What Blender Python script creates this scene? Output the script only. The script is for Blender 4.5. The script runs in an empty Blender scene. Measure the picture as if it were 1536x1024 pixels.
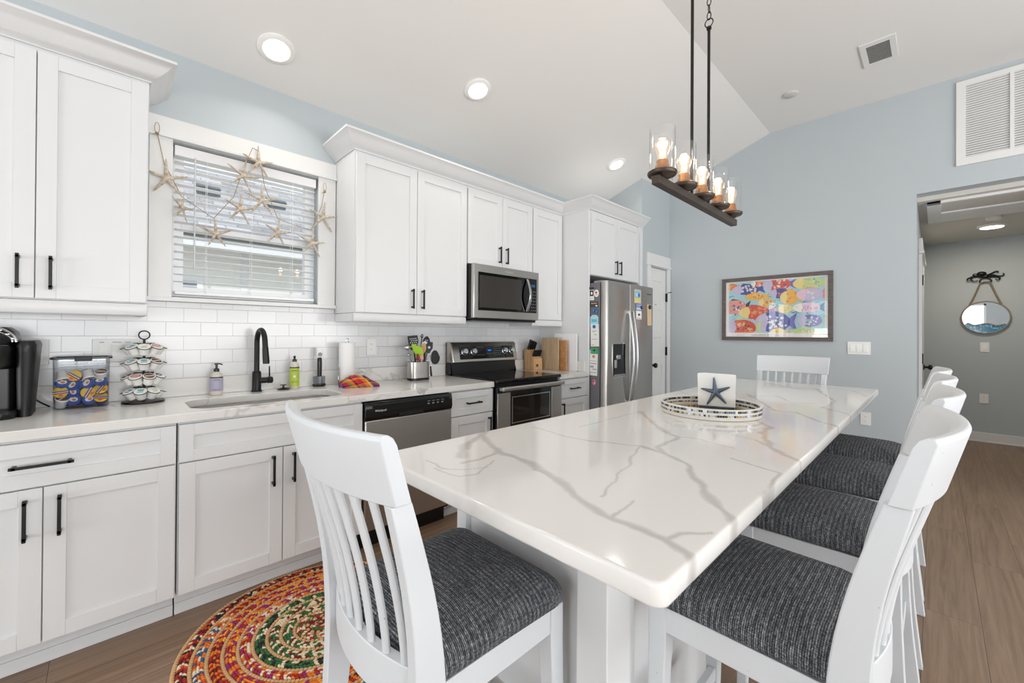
import bpy, bmesh, math, random
from mathutils import Vector, Matrix
random.seed(7)
PI = math.pi
SC = bpy.context.scene
COL = SC.collection

# ------------------------------------------------------------------ camera, world, big lights, exposure
def cam_setup():
    y, p, r = math.radians(45.635), math.radians(0.2427), math.radians(0.3493)
    f = Vector((math.cos(y)*math.cos(p), math.sin(y)*math.cos(p), math.sin(p)))
    rt = Vector((math.sin(y), -math.cos(y), 0)); up = rt.cross(f)
    rt2 = math.cos(r)*rt + math.sin(r)*up
    up2 = -math.sin(r)*rt + math.cos(r)*up
    m = Matrix((( rt2.x, up2.x, -f.x, 0.0), (rt2.y, up2.y, -f.y, 0.0), (rt2.z, up2.z, -f.z, 1.27), (0, 0, 0, 1)))
    cd = bpy.data.cameras.new('camera'); co = bpy.data.objects.new('camera', cd); COL.objects.link(co)
    co.matrix_world = m
    cd.sensor_width = 36.0; cd.lens = 622.14/1536*36.0; cd.shift_y = -14.26/1536; cd.clip_start = 0.02
    SC.camera = co
cam_setup()

w = bpy.data.worlds.new('sky'); SC.world = w; w.use_nodes = True
bg = w.node_tree.nodes['Background']; bg.inputs['Color'].default_value = (0.80, 0.90, 1.0, 1); bg.inputs['Strength'].default_value = 1.5

def area(name, loc, rot, sx, sy, power, color, shape='RECTANGLE', spread=None):
    l = bpy.data.lights.new(name, 'AREA'); l.shape = shape; l.size = sx
    if shape in ('RECTANGLE', 'ELLIPSE'): l.size_y = sy
    l.energy = power; l.color = color
    if spread: l.spread = spread
    o = bpy.data.objects.new(name, l); COL.objects.link(o); o.location = loc; o.rotation_euler = rot
    return o
# daylight entering through the glazing behind and beside the camera
area('daylight_back_glazing', (-4.80, 0.75, 1.30), (0, -PI/2, 0), 2.0, 3.6, 38, (0.93, 0.97, 1.0))
area('daylight_left_glazing', (-3.1, 3.10, 1.25), (-PI/2, 0, 0), 2.2, 1.9, 45, (0.93, 0.97, 1.0))
# added area lamps tilted up to brighten the ceiling, standing in for ground bounce
area('ceiling_fill_back_glazing', (-4.80, 0.75, 0.9), (0, -PI/2-0.75, 0), 1.6, 3.6, 125, (1.0, 0.98, 0.96))
area('ceiling_fill_side_glazing', (1.4, -3.80, 1.1), (-PI/2-0.75, 0, PI), 5.6, 1.4, 195, (1.0, 0.98, 0.96))
area('daylight_side_glazing', (1.4, -3.80, 1.45), (-PI/2, 0, PI), 5.6, 1.5, 85, (0.93, 0.97, 1.0))
sun = bpy.data.lights.new('sun', 'SUN'); sun.energy = 2.2; sun.angle = math.radians(0.6); sun.color = (1, 0.96, 0.9)
so = bpy.data.objects.new('sun', sun); COL.objects.link(so); so.rotation_euler = (math.radians(38), 0, math.radians(8))

vs = SC.view_settings
SC.display_settings.display_device = 'sRGB'
vs.view_transform = 'Standard'; vs.look = 'None'; vs.gamma = 1.0; vs.exposure = -0.2
try: vs.use_curve_mapping = False
except Exception: pass

# ------------------------------------------------------------------ materials
def lin(c):
    if isinstance(c, str):
        c = c.lstrip('#'); c = [int(c[i:i+2], 16)/255 for i in (0, 2, 4)]
        return tuple((v/12.92 if v <= 0.04045 else ((v+0.055)/1.055)**2.4) for v in c)
    return tuple(c)
MATS = {}
class NT:
    def __init__(s, name):
        s.m = bpy.data.materials.new(name); s.m.use_nodes = True; s.t = s.m.node_tree; s.t.nodes.clear()
        s.out = s.n('ShaderNodeOutputMaterial')
    def n(s, typ, **kw):
        nd = s.t.nodes.new(typ)
        for k, v in kw.items():
            if k == 'I':
                for a, b in v.items():
                    if hasattr(b, 'is_output'): s.t.links.new(b, nd.inputs[a])
                    else: nd.inputs[a].default_value = b
            else: setattr(nd, k, v)
        return nd
    def l(s, a, b): s.t.links.new(a, b)
    def math(s, op, a, b=0.0, c=None, clamp=False):
        I = {0: a, 1: b}
        if c is not None: I[2] = c
        nd = s.n('ShaderNodeMath', operation=op, use_clamp=clamp, I=I); return nd.outputs[0]
    def vmath(s, op, a, b=(0, 0, 0)):
        nd = s.n('ShaderNodeVectorMath', operation=op, I={0: a, 1: b}); return nd
    def coords(s, scale=(1, 1, 1), kind='Object'):
        tc = s.n('ShaderNodeTexCoord'); mp = s.n('ShaderNodeMapping', I={'Vector': tc.outputs[kind], 'Scale': scale}); return mp.outputs[0]
    def noise(s, vec, scale, detail=3, rough=0.5, dist=0.0):
        return s.n('ShaderNodeTexNoise', I={'Vector': vec, 'Scale': scale, 'Detail': detail, 'Roughness': rough, 'Distortion': dist})
    def ramp(s, fac, stops, interp='LINEAR'):
        nd = s.n('ShaderNodeValToRGB', I={'Fac': fac}); cr = nd.color_ramp; cr.interpolation = interp
        while len(cr.elements) < len(stops): cr.elements.new(0.5)
        for e, (p, c) in zip(cr.elements, stops):
            e.position = p; e.color = tuple(lin(c)) + (1,)
        return nd.outputs[0]
    def mix(s, fac, a, b):
        nd = s.n('ShaderNodeMix', data_type='RGBA')
        for k, v in ((0, fac), (6, a), (7, b)):
            if hasattr(v, 'is_output'): s.l(v, nd.inputs[k])
            else: nd.inputs[k].default_value = v if k == 0 else tuple(lin(v)) + (1,)
        return nd.outputs[2]
    def bump(s, h, strength=0.3, dist=0.002):
        return s.n('ShaderNodeBump', I={'Height': h, 'Strength': strength, 'Distance': dist}).outputs[0]
    def bsdf(s, color=None, rough=0.5, metal=0.0, normal=None, **kw):
        b = s.n('ShaderNodeBsdfPrincipled')
        if color is not None:
            if hasattr(color, 'is_output'): s.l(color, b.inputs['Base Color'])
            else: b.inputs['Base Color'].default_value = tuple(lin(color)) + (1,)
        for k, v in (('Roughness', rough), ('Metallic', metal)):
            if hasattr(v, 'is_output'): s.l(v, b.inputs[k])
            else: b.inputs[k].default_value = v
        if normal is not None: s.l(normal, b.inputs['Normal'])
        for k, v in kw.items(): b.inputs[k.replace('_', ' ')].default_value = v
        s.l(b.outputs[0], s.out.inputs[0]); return b
def M(name, color, rough=0.5, metal=0.0, var=0.0, bump=0.0, bscale=200, **kw):
    """plain paint / plastic / metal with a little procedural variation"""
    if name in MATS: return MATS[name]
    t = NT(name); v = t.coords()
    c = color; nrm = None
    if var:
        nz = t.noise(v, 6, 2).outputs[0]; a = lin(color)
        c = t.mix(nz, tuple(x*(1-var) for x in a), tuple(min(1, x*(1+var)) for x in a))
    if bump: nrm = t.bump(t.noise(v, bscale, 2).outputs[0], bump, 0.001)
    t.bsdf(c, rough, metal, nrm, **kw); MATS[name] = t.m; return t.m
def emit(name, color, strength):
    if name in MATS: return MATS[name]
    t = NT(name); e = t.n('ShaderNodeEmission', I={'Color': tuple(lin(color))+(1,), 'Strength': strength}); t.l(e.outputs[0], t.out.inputs[0]); MATS[name] = t.m; return t.m
def glassy(name, tint='#ffffff', ior=1.45, rough=0.0, dens=0.0, dcol='#ffffff'):
    """thin pane: transparent with a Fresnel reflection, optionally a part of diffuse haze"""
    if name in MATS: return MATS[name]
    t = NT(name); tr = t.n('ShaderNodeBsdfTransparent', I={'Color': tuple(lin(tint))+(1,)})
    gl = t.n('ShaderNodeBsdfGlossy', I={'Roughness': rough}); lw = t.n('ShaderNodeLayerWeight', I={'Blend': 0.5}); fr = t.math('MULTIPLY_ADD', t.math('POWER', lw.outputs['Facing'], 4.0), 0.75, 0.05)
    src = tr.outputs[0]
    if dens:
        d = t.n('ShaderNodeBsdfDiffuse', I={'Color': tuple(lin(dcol))+(1,)}); src = t.n('ShaderNodeMixShader', I={0: dens, 1: tr.outputs[0], 2: d.outputs[0]}).outputs[0]
    mx = t.n('ShaderNodeMixShader', I={0: fr, 1: src, 2: gl.outputs[0]}); t.l(mx.outputs[0], t.out.inputs[0]); MATS[name] = t.m; return t.m

WHITE = M('white_cabinet_paint', '#dfe0e1', 0.38, var=0.006)
TRIM = M('white_trim_paint', '#e3e3e2', 0.35)
WALL = M('blue_grey_wall_paint', '#b9c1c5', 0.75, bump=0.08, bscale=350)
CEIL = M('white_ceiling_paint', '#e6e5e3', 0.9)
BLACK = M('matte_black_metal', '#141414', 0.38, 0.3)
BLKPL = M('black_plastic', '#0d0d0e', 0.28)
BLKGL = M('black_glass', '#050506', 0.05)
CHROME = M('polished_steel', '#c9c9c9', 0.14, 1.0)
STOOLW = None
BRONZE = M('dark_bronze', '#4a4038', 0.42, 0.6, var=0.1)
WPL = M('white_plastic', '#eeeeec', 0.3)
PLATE = M('plate_plastic', '#e9e9e7', 0.3)
GLASS = glassy('clear_glass')
PAPER = M('white_paper', '#f0f0ee', 0.8)

def mk_steel(name, axis, base='#bdb9b4', rough=0.30):
    t = NT(name); sc = [3, 3, 3]; 
    for i in range(3):
        if i != axis: sc[i] = 420
    v = t.coords(tuple(sc)); nz = t.noise(v, 1.0, 2, 0.6).outputs[0]
    big = t.noise(t.coords((4, 4, 0.6)), 1.5, 1).outputs[0]
    c = t.mix(nz, tuple(x*0.90 for x in lin(base)), tuple(min(1, x*1.08) for x in lin(base)))
    r = t.math('MULTIPLY_ADD', big, 0.12, rough-0.05)
    t.bsdf(c, r, 1.0, t.bump(nz, 0.12, 0.0004)); return t.m
STEEL = mk_steel('brushed_steel', 2); STEELX = mk_steel('brushed_steel_horizontal', 0)

def mk_quartz():
    t = NT('quartz_counter'); v = t.coords()
    warp = t.noise(v, 3.0, 4, 0.6).outputs[1]
    vv = t.vmath('ADD', v, t.vmath('SCALE', t.vmath('SUBTRACT', warp, (0.5, 0.5, 0.5)).outputs[0]).outputs[0])
    vv.inputs[1].links[0].from_node.inputs['Scale'].default_value = 0.55
    vo = t.n('ShaderNodeTexVoronoi', feature='DISTANCE_TO_EDGE', I={'Vector': vv.outputs[0], 'Scale': 1.9})
    band = t.ramp(vo.outputs[0], [(0.0, '#a8a6a3'), (0.012, '#c2c0bc'), (0.03, '#e8e6e3'), (1, '#e8e6e3')])
    msk = t.ramp(t.noise(v, 1.7, 2).outputs[0], [(0.47, '#000000'), (0.6, '#ffffff')])
    c = t.mix(msk, '#e8e6e3', band)
    c2 = t.mix(t.ramp(t.noise(v, 2.2, 2).outputs[0], [(0.4, '#000000'), (0.7, '#ffffff')]), c, '#e2e0dd')
    t.bsdf(c2, 0.12); return t.m
QUARTZ = mk_quartz()

# marble-look island top: the veins one can trace in the slab, each a chain of segments with its width
VEINS = []
def mk_island_quartz():
    t = NT('veined_quartz_island'); tc = t.coords()
    nz = t.vmath('SUBTRACT', t.noise(tc, 14, 3, 0.65).outputs[1], (0.5, 0.5, 0.5)).outputs[0]
    off = t.n('ShaderNodeVectorMath', operation='SCALE', I={0: nz}); off.inputs['Scale'].default_value = 0.045
    acc = t.n('ShaderNodeAttribute', attribute_name='vein').outputs['Fac']
    soft = t.ramp(acc, [(0.0, '#000000'), (0.30, '#c0c0c0'), (0.8, '#ffffff')])
    col = t.mix(t.noise(tc, 5, 2).outputs[0], '#cbc7c2', '#b7b2ad')
    base = t.mix(t.noise(tc, 1.5, 2).outputs[0], '#e5e2df', '#eceae7')
    vo = t.n('ShaderNodeTexVoronoi', feature='DISTANCE_TO_EDGE', I={'Vector': t.vmath('ADD', tc, off.outputs[0]).outputs[0], 'Scale': 8.0})
    fine = t.ramp(vo.outputs[0], [(0.0, '#606060'), (0.012, '#000000')])
    fm = t.math('MULTIPLY', fine, t.ramp(t.noise(tc, 2.3, 2).outputs[0], [(0.50, '#000000'), (0.66, '#ffffff')]))
    c1 = t.mix(fm, base, '#b5b0aa')
    c = t.mix(t.math('MULTIPLY', soft, 0.8), c1, col)
    t.bsdf(c, 0.09); return t.m

def mk_tile():
    t = NT('white_subway_tile'); tc = t.n('ShaderNodeTexCoord').outputs['Object']
    sx = t.n('ShaderNodeSeparateXYZ', I={0: tc}); cv = t.n('ShaderNodeCombineXYZ', I={0: sx.outputs[0], 1: sx.outputs[2], 2: 0.0}).outputs[0]
    br = t.n('ShaderNodeTexBrick', offset=0.5, I={'Vector': cv, 'Color1': tuple(lin('#dcdcdd'))+(1,), 'Color2': tuple(lin('#e2e2e3'))+(1,), 'Mortar': tuple(lin('#d2d1cf'))+(1,),
        'Scale': 1.0, 'Mortar Size': 0.0014, 'Mortar Smooth': 0.3, 'Brick Width': 0.1535, 'Row Height': 0.0775})
    inv = t.math('SUBTRACT', 1.0, br.outputs[1]); t.bsdf(br.outputs[0], 0.16, 0.0, t.bump(inv, 0.9, 0.0025)); return t.m
TILE = mk_tile()

def mk_floor():
    t = NT('oak_vinyl_plank'); tc = t.coords()
    br = t.n('ShaderNodeTexBrick', offset=0.37, I={'Vector': tc, 'Color1': (0, 0, 0, 1), 'Color2': (1, 1, 1, 1), 'Mortar': (0.5, 0.5, 0.5, 1),
        'Scale': 1.0, 'Mortar Size': 0.0011, 'Mortar Smooth': 0.1, 'Brick Width': 1.22, 'Row Height': 0.182})
    rnd = br.outputs[0]
    off = t.n('ShaderNodeCombineXYZ', I={0: t.math('MULTIPLY', rnd, 7.0), 1: t.math('MULTIPLY', rnd, 3.0), 2: 0.0}).outputs[0]
    pv = t.vmath('ADD', tc, off).outputs[0]
    st = t.vmath('MULTIPLY', pv, (0.8, 20, 1)).outputs[0]
    n1 = t.noise(st, 1.6, 5, 0.65, 0.8).outputs[0]
    wv = t.n('ShaderNodeTexWave', wave_type='RINGS', rings_direction='Z', I={'Vector': t.vmath('MULTIPLY', pv, (0.55, 7.5, 1)).outputs[0], 'Scale': 1.6, 'Distortion': 11.0, 'Detail': 4.0, 'Detail Scale': 1.0}).outputs[1]
    fine = t.noise(t.vmath('MULTIPLY', pv, (8, 160, 1)).outputs[0], 1.0, 3, 0.7).outputs[0]
    c = t.ramp(n1, [(0.28, '#66503e'), (0.5, '#856a54'), (0.74, '#9c8069')])
    c = t.mix(t.math('MULTIPLY', wv, 0.16), c, '#ab937b')
    c = t.mix(t.math('MULTIPLY', fine, 0.35), c, '#6b5645')
    c = t.mix(t.math('MULTIPLY', rnd, 0.22), c, '#ab8f76')
    c = t.mix(br.outputs[1], c, '#3d3128')
    t.bsdf(c, t.math('MULTIPLY_ADD', fine, 0.12, 0.33), 0.0, t.bump(fine, 0.15, 0.0006)); return t.m
FLOOR = mk_floor()

def mk_wood(name, a, b, scale=(3, 60, 3), rough=0.5, dist=1.0):
    t = NT(name); v = t.coords(scale); n = t.noise(v, 1.2, 4, 0.6, dist).outputs[0]
    t.bsdf(t.ramp(n, [(0.3, a), (0.7, b)]), rough, 0, t.bump(n, 0.15, 0.0006)); return t.m
BEECH = mk_wood('light_wood', '#b98b5c', '#d9b284', (40, 40, 3))
GREYOAK = mk_wood('pale_grained_wood', '#a88b6b', '#cbb496', (60, 60, 4))
FRAMEW = mk_wood('grey_brown_frame_wood', '#4e4644', '#6f6562', (10, 10, 60))
FRAMEH = mk_wood('grey_brown_frame_wood_h', '#4e4644', '#6f6562', (10, 8, 80))
STARM = None

def mk_stool_white():
    t = NT('worn_white_paint'); v = t.coords()
    n = t.noise(v, 90, 3, 0.6).outputs[0]; m2 = t.noise(v, 7, 2).outputs[0]
    k = t.math('MULTIPLY', t.ramp(n, [(0.71, '#000000'), (0.76, '#ffffff')]), t.ramp(m2, [(0.5, '#000000'), (0.62, '#ffffff')]))
    speckled = t.mix(k, '#d8dbde', '#837d75'); t.bsdf(speckled, 0.42); return t.m  # grey wear specks scattered at random over the white paint
STOOLW = mk_stool_white()

def mk_tweed():
    t = NT('charcoal_tweed'); tc = t.n('ShaderNodeTexCoord').outputs['Object']
    s = t.n('ShaderNodeSeparateXYZ', I={0: tc}); x, y, z = s.outputs
    yy = t.math('ADD', y, t.math('MULTIPLY', t.noise(tc, 60, 2).outputs[0], 0.0022))
    st = t.math('SINE', t.math('MULTIPLY', yy, 2*PI/0.0125))
    st2 = t.math('SINE', t.math('MULTIPLY', yy, 2*PI/0.0042))
    xx = t.math('ADD', t.math('ADD', x, z), t.math('MULTIPLY', t.noise(tc, 150, 2).outputs[0], 0.004))
    wv = t.math('SINE', t.math('MULTIPLY', xx, 2*PI/0.0062))
    nz = t.noise(t.vmath('MULTIPLY', tc, (170, 330, 200)).outputs[0], 1.0, 2, 0.7).outputs[0]
    nb = t.noise(t.vmath('MULTIPLY', tc, (25, 120, 25)).outputs[0], 1.0, 2, 0.6).outputs[0]
    h = t.math('MULTIPLY_ADD', st2, 0.16, t.math('MULTIPLY_ADD', wv, 0.05, t.math('MULTIPLY_ADD', nz, 1.15, -0.10)))
    h = t.math('ADD', h, t.math('MULTIPLY', st, 0.09)); h = t.math('ADD', h, t.math('MULTIPLY_ADD', nb, 0.5, -0.25))
    c = t.ramp(h, [(0.20, '#222327'), (0.44, '#434549'), (0.66, '#707276'), (0.95, '#b2b4b6')])
    t.bsdf(c, 0.95, 0, t.bump(h, 0.6, 0.002)); return t.m
TWEED = mk_tweed()

# ------------------------------------------------------------------ mesh builder
class MB:
    def __init__(s): s.bm = bmesh.new(); s.mi = 0
    def _tag(s, faces):
        for f in faces: f.material_index = s.mi
    def box(s, x0, x1, y0, y1, z0, z1):
        v = [s.bm.verts.new(p) for p in ((x0,y0,z0),(x1,y0,z0),(x1,y1,z0),(x0,y1,z0),(x0,y0,z1),(x1,y0,z1),(x1,y1,z1),(x0,y1,z1))]
        fs = [s.bm.faces.new([v[i] for i in q]) for q in ((3,2,1,0),(4,5,6,7),(0,1,5,4),(1,2,6,5),(2,3,7,6),(3,0,4,7))]
        s._tag(fs); return v
    def obox(s, c, ax, half):
        """oriented box: centre, three axis vectors, half sizes"""
        c = Vector(c); ax = [Vector(a).normalized()*h for a, h in zip(ax, half)]
        v = [s.bm.verts.new(c + sx*ax[0] + sy*ax[1] + sz*ax[2]) for sz in (-1, 1) for sx, sy in ((-1,-1),(1,-1),(1,1),(-1,1))]
        s._tag([s.bm.faces.new([v[i] for i in q]) for q in ((3,2,1,0),(4,5,6,7),(0,1,5,4),(1,2,6,5),(2,3,7,6),(3,0,4,7))]); return v
    def loft(s, loops, cap0=True, cap1=True, closed=True):
        rows = [[s.bm.verts.new(p) for p in lp] for lp in loops]; fs = []
        n = len(rows[0])
        for a, b in zip(rows, rows[1:]):
            for i in range(n if closed else n-1):
                j = (i+1) % n
                try: fs.append(s.bm.faces.new((a[i], a[j], b[j], b[i])))
                except ValueError: pass
        if cap0: fs.append(s.bm.faces.new(rows[0][::-1]))
        if cap1: fs.append(s.bm.faces.new(rows[-1]))
        s._tag(fs); return rows
    def lathe(s, prof, c=(0, 0, 0), n=32, axis='Z', sx=1.0, sy=1.0, cap=True):
        loops = []
        for r, h in prof:
            lp = []
            for i in range(n):
                a = 2*PI*i/n; x, y = r*math.cos(a)*sx, r*math.sin(a)*sy
                p = (x, y, h) if axis == 'Z' else ((h, x, y) if axis == 'X' else (y, h, x))
                lp.append((p[0]+c[0], p[1]+c[1], p[2]+c[2]))
            loops.append(lp)
        return s.loft(loops, cap, cap)
    def tube(s, pts, r, n=10, closed=False, flat=1.0):
        pts = [Vector(p) for p in pts]; rs = r if isinstance(r, (list, tuple)) else [r]*len(pts)
        m = len(pts); loops = []; prev = None
        for i, p in enumerate(pts):
            if closed: d = pts[(i+1) % m] - pts[i-1]
            else: d = pts[min(i+1, m-1)] - pts[max(i-1, 0)]
            d.normalize()
            if prev is None:
                u = d.orthogonal().normalized() if abs(d.z) > 0.95 else d.cross(Vector((0, 0, 1))).normalized()
            else:
                u = (prev - prev.dot(d)*d); u = u.normalized() if u.length > 1e-6 else d.orthogonal().normalized()
            prev = u; v = d.cross(u)
            loops.append([p + rs[i]*(math.cos(2*PI*k/n)*u + flat*math.sin(2*PI*k/n)*v) for k in range(n)])
        if closed: loops.append(loops[0]); s.loft(loops, False, False); bmesh.ops.remove_doubles(s.bm, verts=s.bm.verts[:], dist=1e-6)
        else: s.loft(loops)
    def prism(s, poly, z0, z1, plane='XY'):
        def P(a, b, h): return (a, b, h) if plane == 'XY' else ((a, h, b) if plane == 'XZ' else (h, a, b))
        return s.loft([[P(a, b, z0) for a, b in poly], [P(a, b, z1) for a, b in poly]])
    def ring_plate(s, outer, inner, z0, z1, plane='XY'):
        """plate with one hole"""
        def P(a, b, h): return (a, b, h) if plane == 'XY' else ((a, h, b) if plane == 'XZ' else (h, a, b))
        bm = bmesh.new(); ed = []
        for lp in (outer, inner):
            vs_ = [bm.verts.new(P(a, b, z0)) for a, b in lp]
            ed += [bm.edges.new((vs_[i], vs_[(i+1) % len(vs_)])) for i in range(len(vs_))]
        r = bmesh.ops.triangle_fill(bm, edges=ed, use_beauty=True)
        fs = [g for g in r['geom'] if isinstance(g, bmesh.types.BMFace)]
        e = bmesh.ops.extrude_face_region(bm, geom=fs)
        d = Vector(P(0, 0, z1)) - Vector(P(0, 0, z0))
        bmesh.ops.translate(bm, vec=d, verts=[g for g in e['geom'] if isinstance(g, bmesh.types.BMVert)])
        bmesh.ops.recalc_face_normals(bm, faces=bm.faces[:])
        s.merge(bm); bm.free()
    def merge(s, bm):
        mp = {v: s.bm.verts.new(v.co) for v in bm.verts}
        for f in bm.faces:
            nf = s.bm.faces.new([mp[v] for v in f.verts]); nf.material_index = s.mi; nf.smooth = f.smooth
    def ball(s, c, r, seg=16, rings=10, sc=(1, 1, 1)):
        loops = []
        for i in range(1, rings):
            a = -PI/2 + PI*i/rings
            loops.append([(c[0]+r*sc[0]*math.cos(a)*math.cos(2*PI*k/seg), c[1]+r*sc[1]*math.cos(a)*math.sin(2*PI*k/seg), c[2]+r*sc[2]*math.sin(a)) for k in range(seg)])
        s.loft(loops)
    def flat(s, pts): 
        f = s.bm.faces.new([s.bm.verts.new(p) for p in pts]); f.material_index = s.mi; return f
    def xf(s, mat): s.bm.transform(mat)

def rrect(x0, x1, y0, y1, r, n=5):
    out = []
    for cx, cy, a0 in ((x1-r, y1-r, 0), (x0+r, y1-r, PI/2), (x0+r, y0+r, PI), (x1-r, y0+r, 3*PI/2)):
        for i in range(n+1):
            a = a0 + PI/2*i/n; out.append((cx+r*math.cos(a), cy+r*math.sin(a)))
    return out

def origin_of(p):
    o = Vector((0, 0, 0))
    while p is not None: o += p.location; p = p.parent
    return o
def obj(name, mb, mats, parent=None, bevel=0.0, seg=2, smooth=True, local=False, loc=None, angle=40, recalc=True):
    """link ONE mesh object; vertices are world coordinates unless local=True"""
    bm = mb.bm
    if recalc: bmesh.ops.recalc_face_normals(bm, faces=bm.faces[:])
    off = Vector((0, 0, 0))
    if not local:
        if parent is not None: off = origin_of(parent)
        elif loc is not None: off = Vector(loc)
        else:
            xs = [v.co for v in bm.verts]
            off = Vector(((min(v.x for v in xs)+max(v.x for v in xs))/2, (min(v.y for v in xs)+max(v.y for v in xs))/2, min(v.z for v in xs)))
        bmesh.ops.translate(bm, vec=-off, verts=bm.verts[:])
    me = bpy.data.meshes.new(name); bm.to_mesh(me); bm.free()
    for m in (mats if isinstance(mats, (list, tuple)) else [mats]): me.materials.append(m)
    o = bpy.data.objects.new(name, me); COL.objects.link(o)
    if parent is not None: o.parent = parent
    elif not local: o.location = off
    if smooth:
        me.shade_smooth(); me.set_sharp_from_angle(angle=math.radians(angle))
    if bevel:
        b = o.modifiers.new('bevel', 'BEVEL'); b.width = bevel; b.segments = seg; b.limit_method = 'ANGLE'; b.angle_limit = math.radians(35); b.harden_normals = False
    return o
def thing(name, label, cat, loc=(0, 0, 0), rz=0, group=None):
    o = bpy.data.objects.new(name, None); o.empty_display_size = 0.05; COL.objects.link(o); o.location = loc; o.rotation_euler = (0, 0, rz)
    o['label'] = label; o['category'] = cat
    if group: o['group'] = group
    return o
def tag(o, label, cat, group=None, kind=None):
    o['label'] = label; o['category'] = cat
    if group: o['group'] = group
    if kind: o['kind'] = kind
    return o
def struct(name, mb, mats, **kw):
    o = obj(name, mb, mats, **kw); o['kind'] = 'structure'; return o
def copy_tree(o, parent=None):
    c = o.copy(); COL.objects.link(c)
    if parent is not None: c.parent = parent
    for ch in [x for x in o.children]: copy_tree(ch, c)
    return c
def text(name, s, size, loc, rot, mat, parent, align='LEFT', ext=0.0003, sx=1.0):
    cu = bpy.data.curves.new(name, 'FONT'); cu.body = s; cu.size = size; cu.extrude = ext; cu.align_x = align
    tmp = bpy.data.objects.new(name+'_curve', cu); COL.objects.link(tmp)
    me = bpy.data.meshes.new_from_object(tmp.evaluated_get(bpy.context.evaluated_depsgraph_get())); bpy.data.objects.remove(tmp)
    me.name = name; me.materials.clear(); me.materials.append(mat); o = bpy.data.objects.new(name, me); COL.objects.link(o)
    o.parent = parent; o.location = Vector(loc) - origin_of(parent); o.rotation_euler = rot; o.scale = (sx, 1, 1)
    return o
FACE_NY = (PI/2, 0, 0)          # text read by someone looking towards +Y
FACE_NX = (PI/2, 0, -PI/2)      # text read by someone looking towards +X

YW, XF, YB = 2.93, 4.96, 2.30   # kitchen wall, far wall, closet front
ZC0, ZC1, YCR = 2.80, 3.39, 1.22
def zceil(y): return ZC0 + (YW-y)*(ZC1-ZC0)/(YW-YCR) if y > YCR else ZC1

# ------------------------------------------------------------------ room shell
m = MB(); m.box(-4.7, 7.75, -3.7, 3.05, -0.05, 0); struct('floor', m, FLOOR, smooth=False)
m = MB(); m.loft([[(x, 3.08, ZC0-0.05), (x, YCR, ZC1), (x, -3.7, ZC1), (x, -3.7, ZC1+0.1), (x, 3.08, ZC1+0.1)] for x in (-4.7, XF+0.16)])
struct('ceiling', m, CEIL, smooth=False)
# kitchen wall with the window hole
WX0, WX1, WZ0, WZ1 = 0.25, 1.02, 1.465, 2.31
m = MB(); m.ring_plate([(-4.7, 0), (-1.5, 0), (-1.5, 2.86), (-4.7, 2.86)], [(-4.2, 0.15), (-2.0, 0.15), (-2.0, 2.2), (-4.2, 2.2)], YW, YW+0.14, 'XZ')
struct('wall_left', m, WALL, smooth=False)
m = MB(); m.ring_plate([(-1.5, 0), (XF+0.16, 0), (XF+0.16, 2.86), (-1.5, 2.86)], [(WX0, WZ0), (WX1, WZ0), (WX1, WZ1), (WX0, WZ1)], YW, YW+0.14, 'XZ')
struct('wall_kitchen', m, WALL, smooth=False)
m = MB(); m.box(-0.90, 3.26, YW-0.008, YW-0.0005, 1.012, 1.40); m.box(0.145, 1.13, YW-0.008, YW-0.0005, 1.40, 1.432)
struct('wall_backsplash', m, TILE, smooth=False, loc=(0, 0, 0.006))
# far wall with opening to the hall
OY0, OY1, OZ = -1.02, 0.118, 2.488
def topz(y): return zceil(y)+0.03
m = MB()
m.loft([[(x, y, 0) for x in (XF, XF+0.14)] + [(x, y, topz(y)) for x in (XF+0.14, XF)] for y in (3.05, YCR, OY1)])
m.box(XF, XF+0.14, OY0, OY1, OZ, ZC1+0.03); m.box(XF, XF+0.14, -3.7, OY0, 0, ZC1+0.03)
struct('wall_far', m, WALL, smooth=False)
# closet box beside the refrigerator
m = MB(); m.loft([[(4.265, y, 0), (4.335, y, 0), (4.335, y, topz(y)), (4.265, y, topz(y))] for y in (2.93, YB+0.0701)]); struct('wall_closet_side', m, WALL, smooth=False)
DX0, DX1, DZ = 4.455, 4.885, 2.055
m = MB(); m.prism([(4.265, 0), (DX0, 0), (DX0, DZ), (DX1, DZ), (DX1, 0), (XF, 0), (XF, topz(YB)), (4.265, topz(YB))], YB, YB+0.07, 'XZ'); struct('wall_closet_front', m, WALL, smooth=False)
# walls around the camera, with glazing openings
m = MB(); m.ring_plate([(-3.7, 0), (3.08, 0), (3.08, 2.86), (YCR, 3.45), (-3.7, 3.45)], [(-1.1, 0.3), (2.75, 0.3), (2.75, 2.3), (-1.1, 2.3)], -4.7, -4.58, 'YZ'); struct('wall_back', m, WALL, smooth=False)
m = MB(); m.ring_plate([(-4.7, 0), (7.75, 0), (7.75, 3.45), (-4.7, 3.45)], [(-1.5, 0.7), (4.3, 0.7), (4.3, 2.2), (-1.5, 2.2)], -3.7, -3.58, 'XZ'); struct('wall_side', m, WALL, smooth=False)
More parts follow.
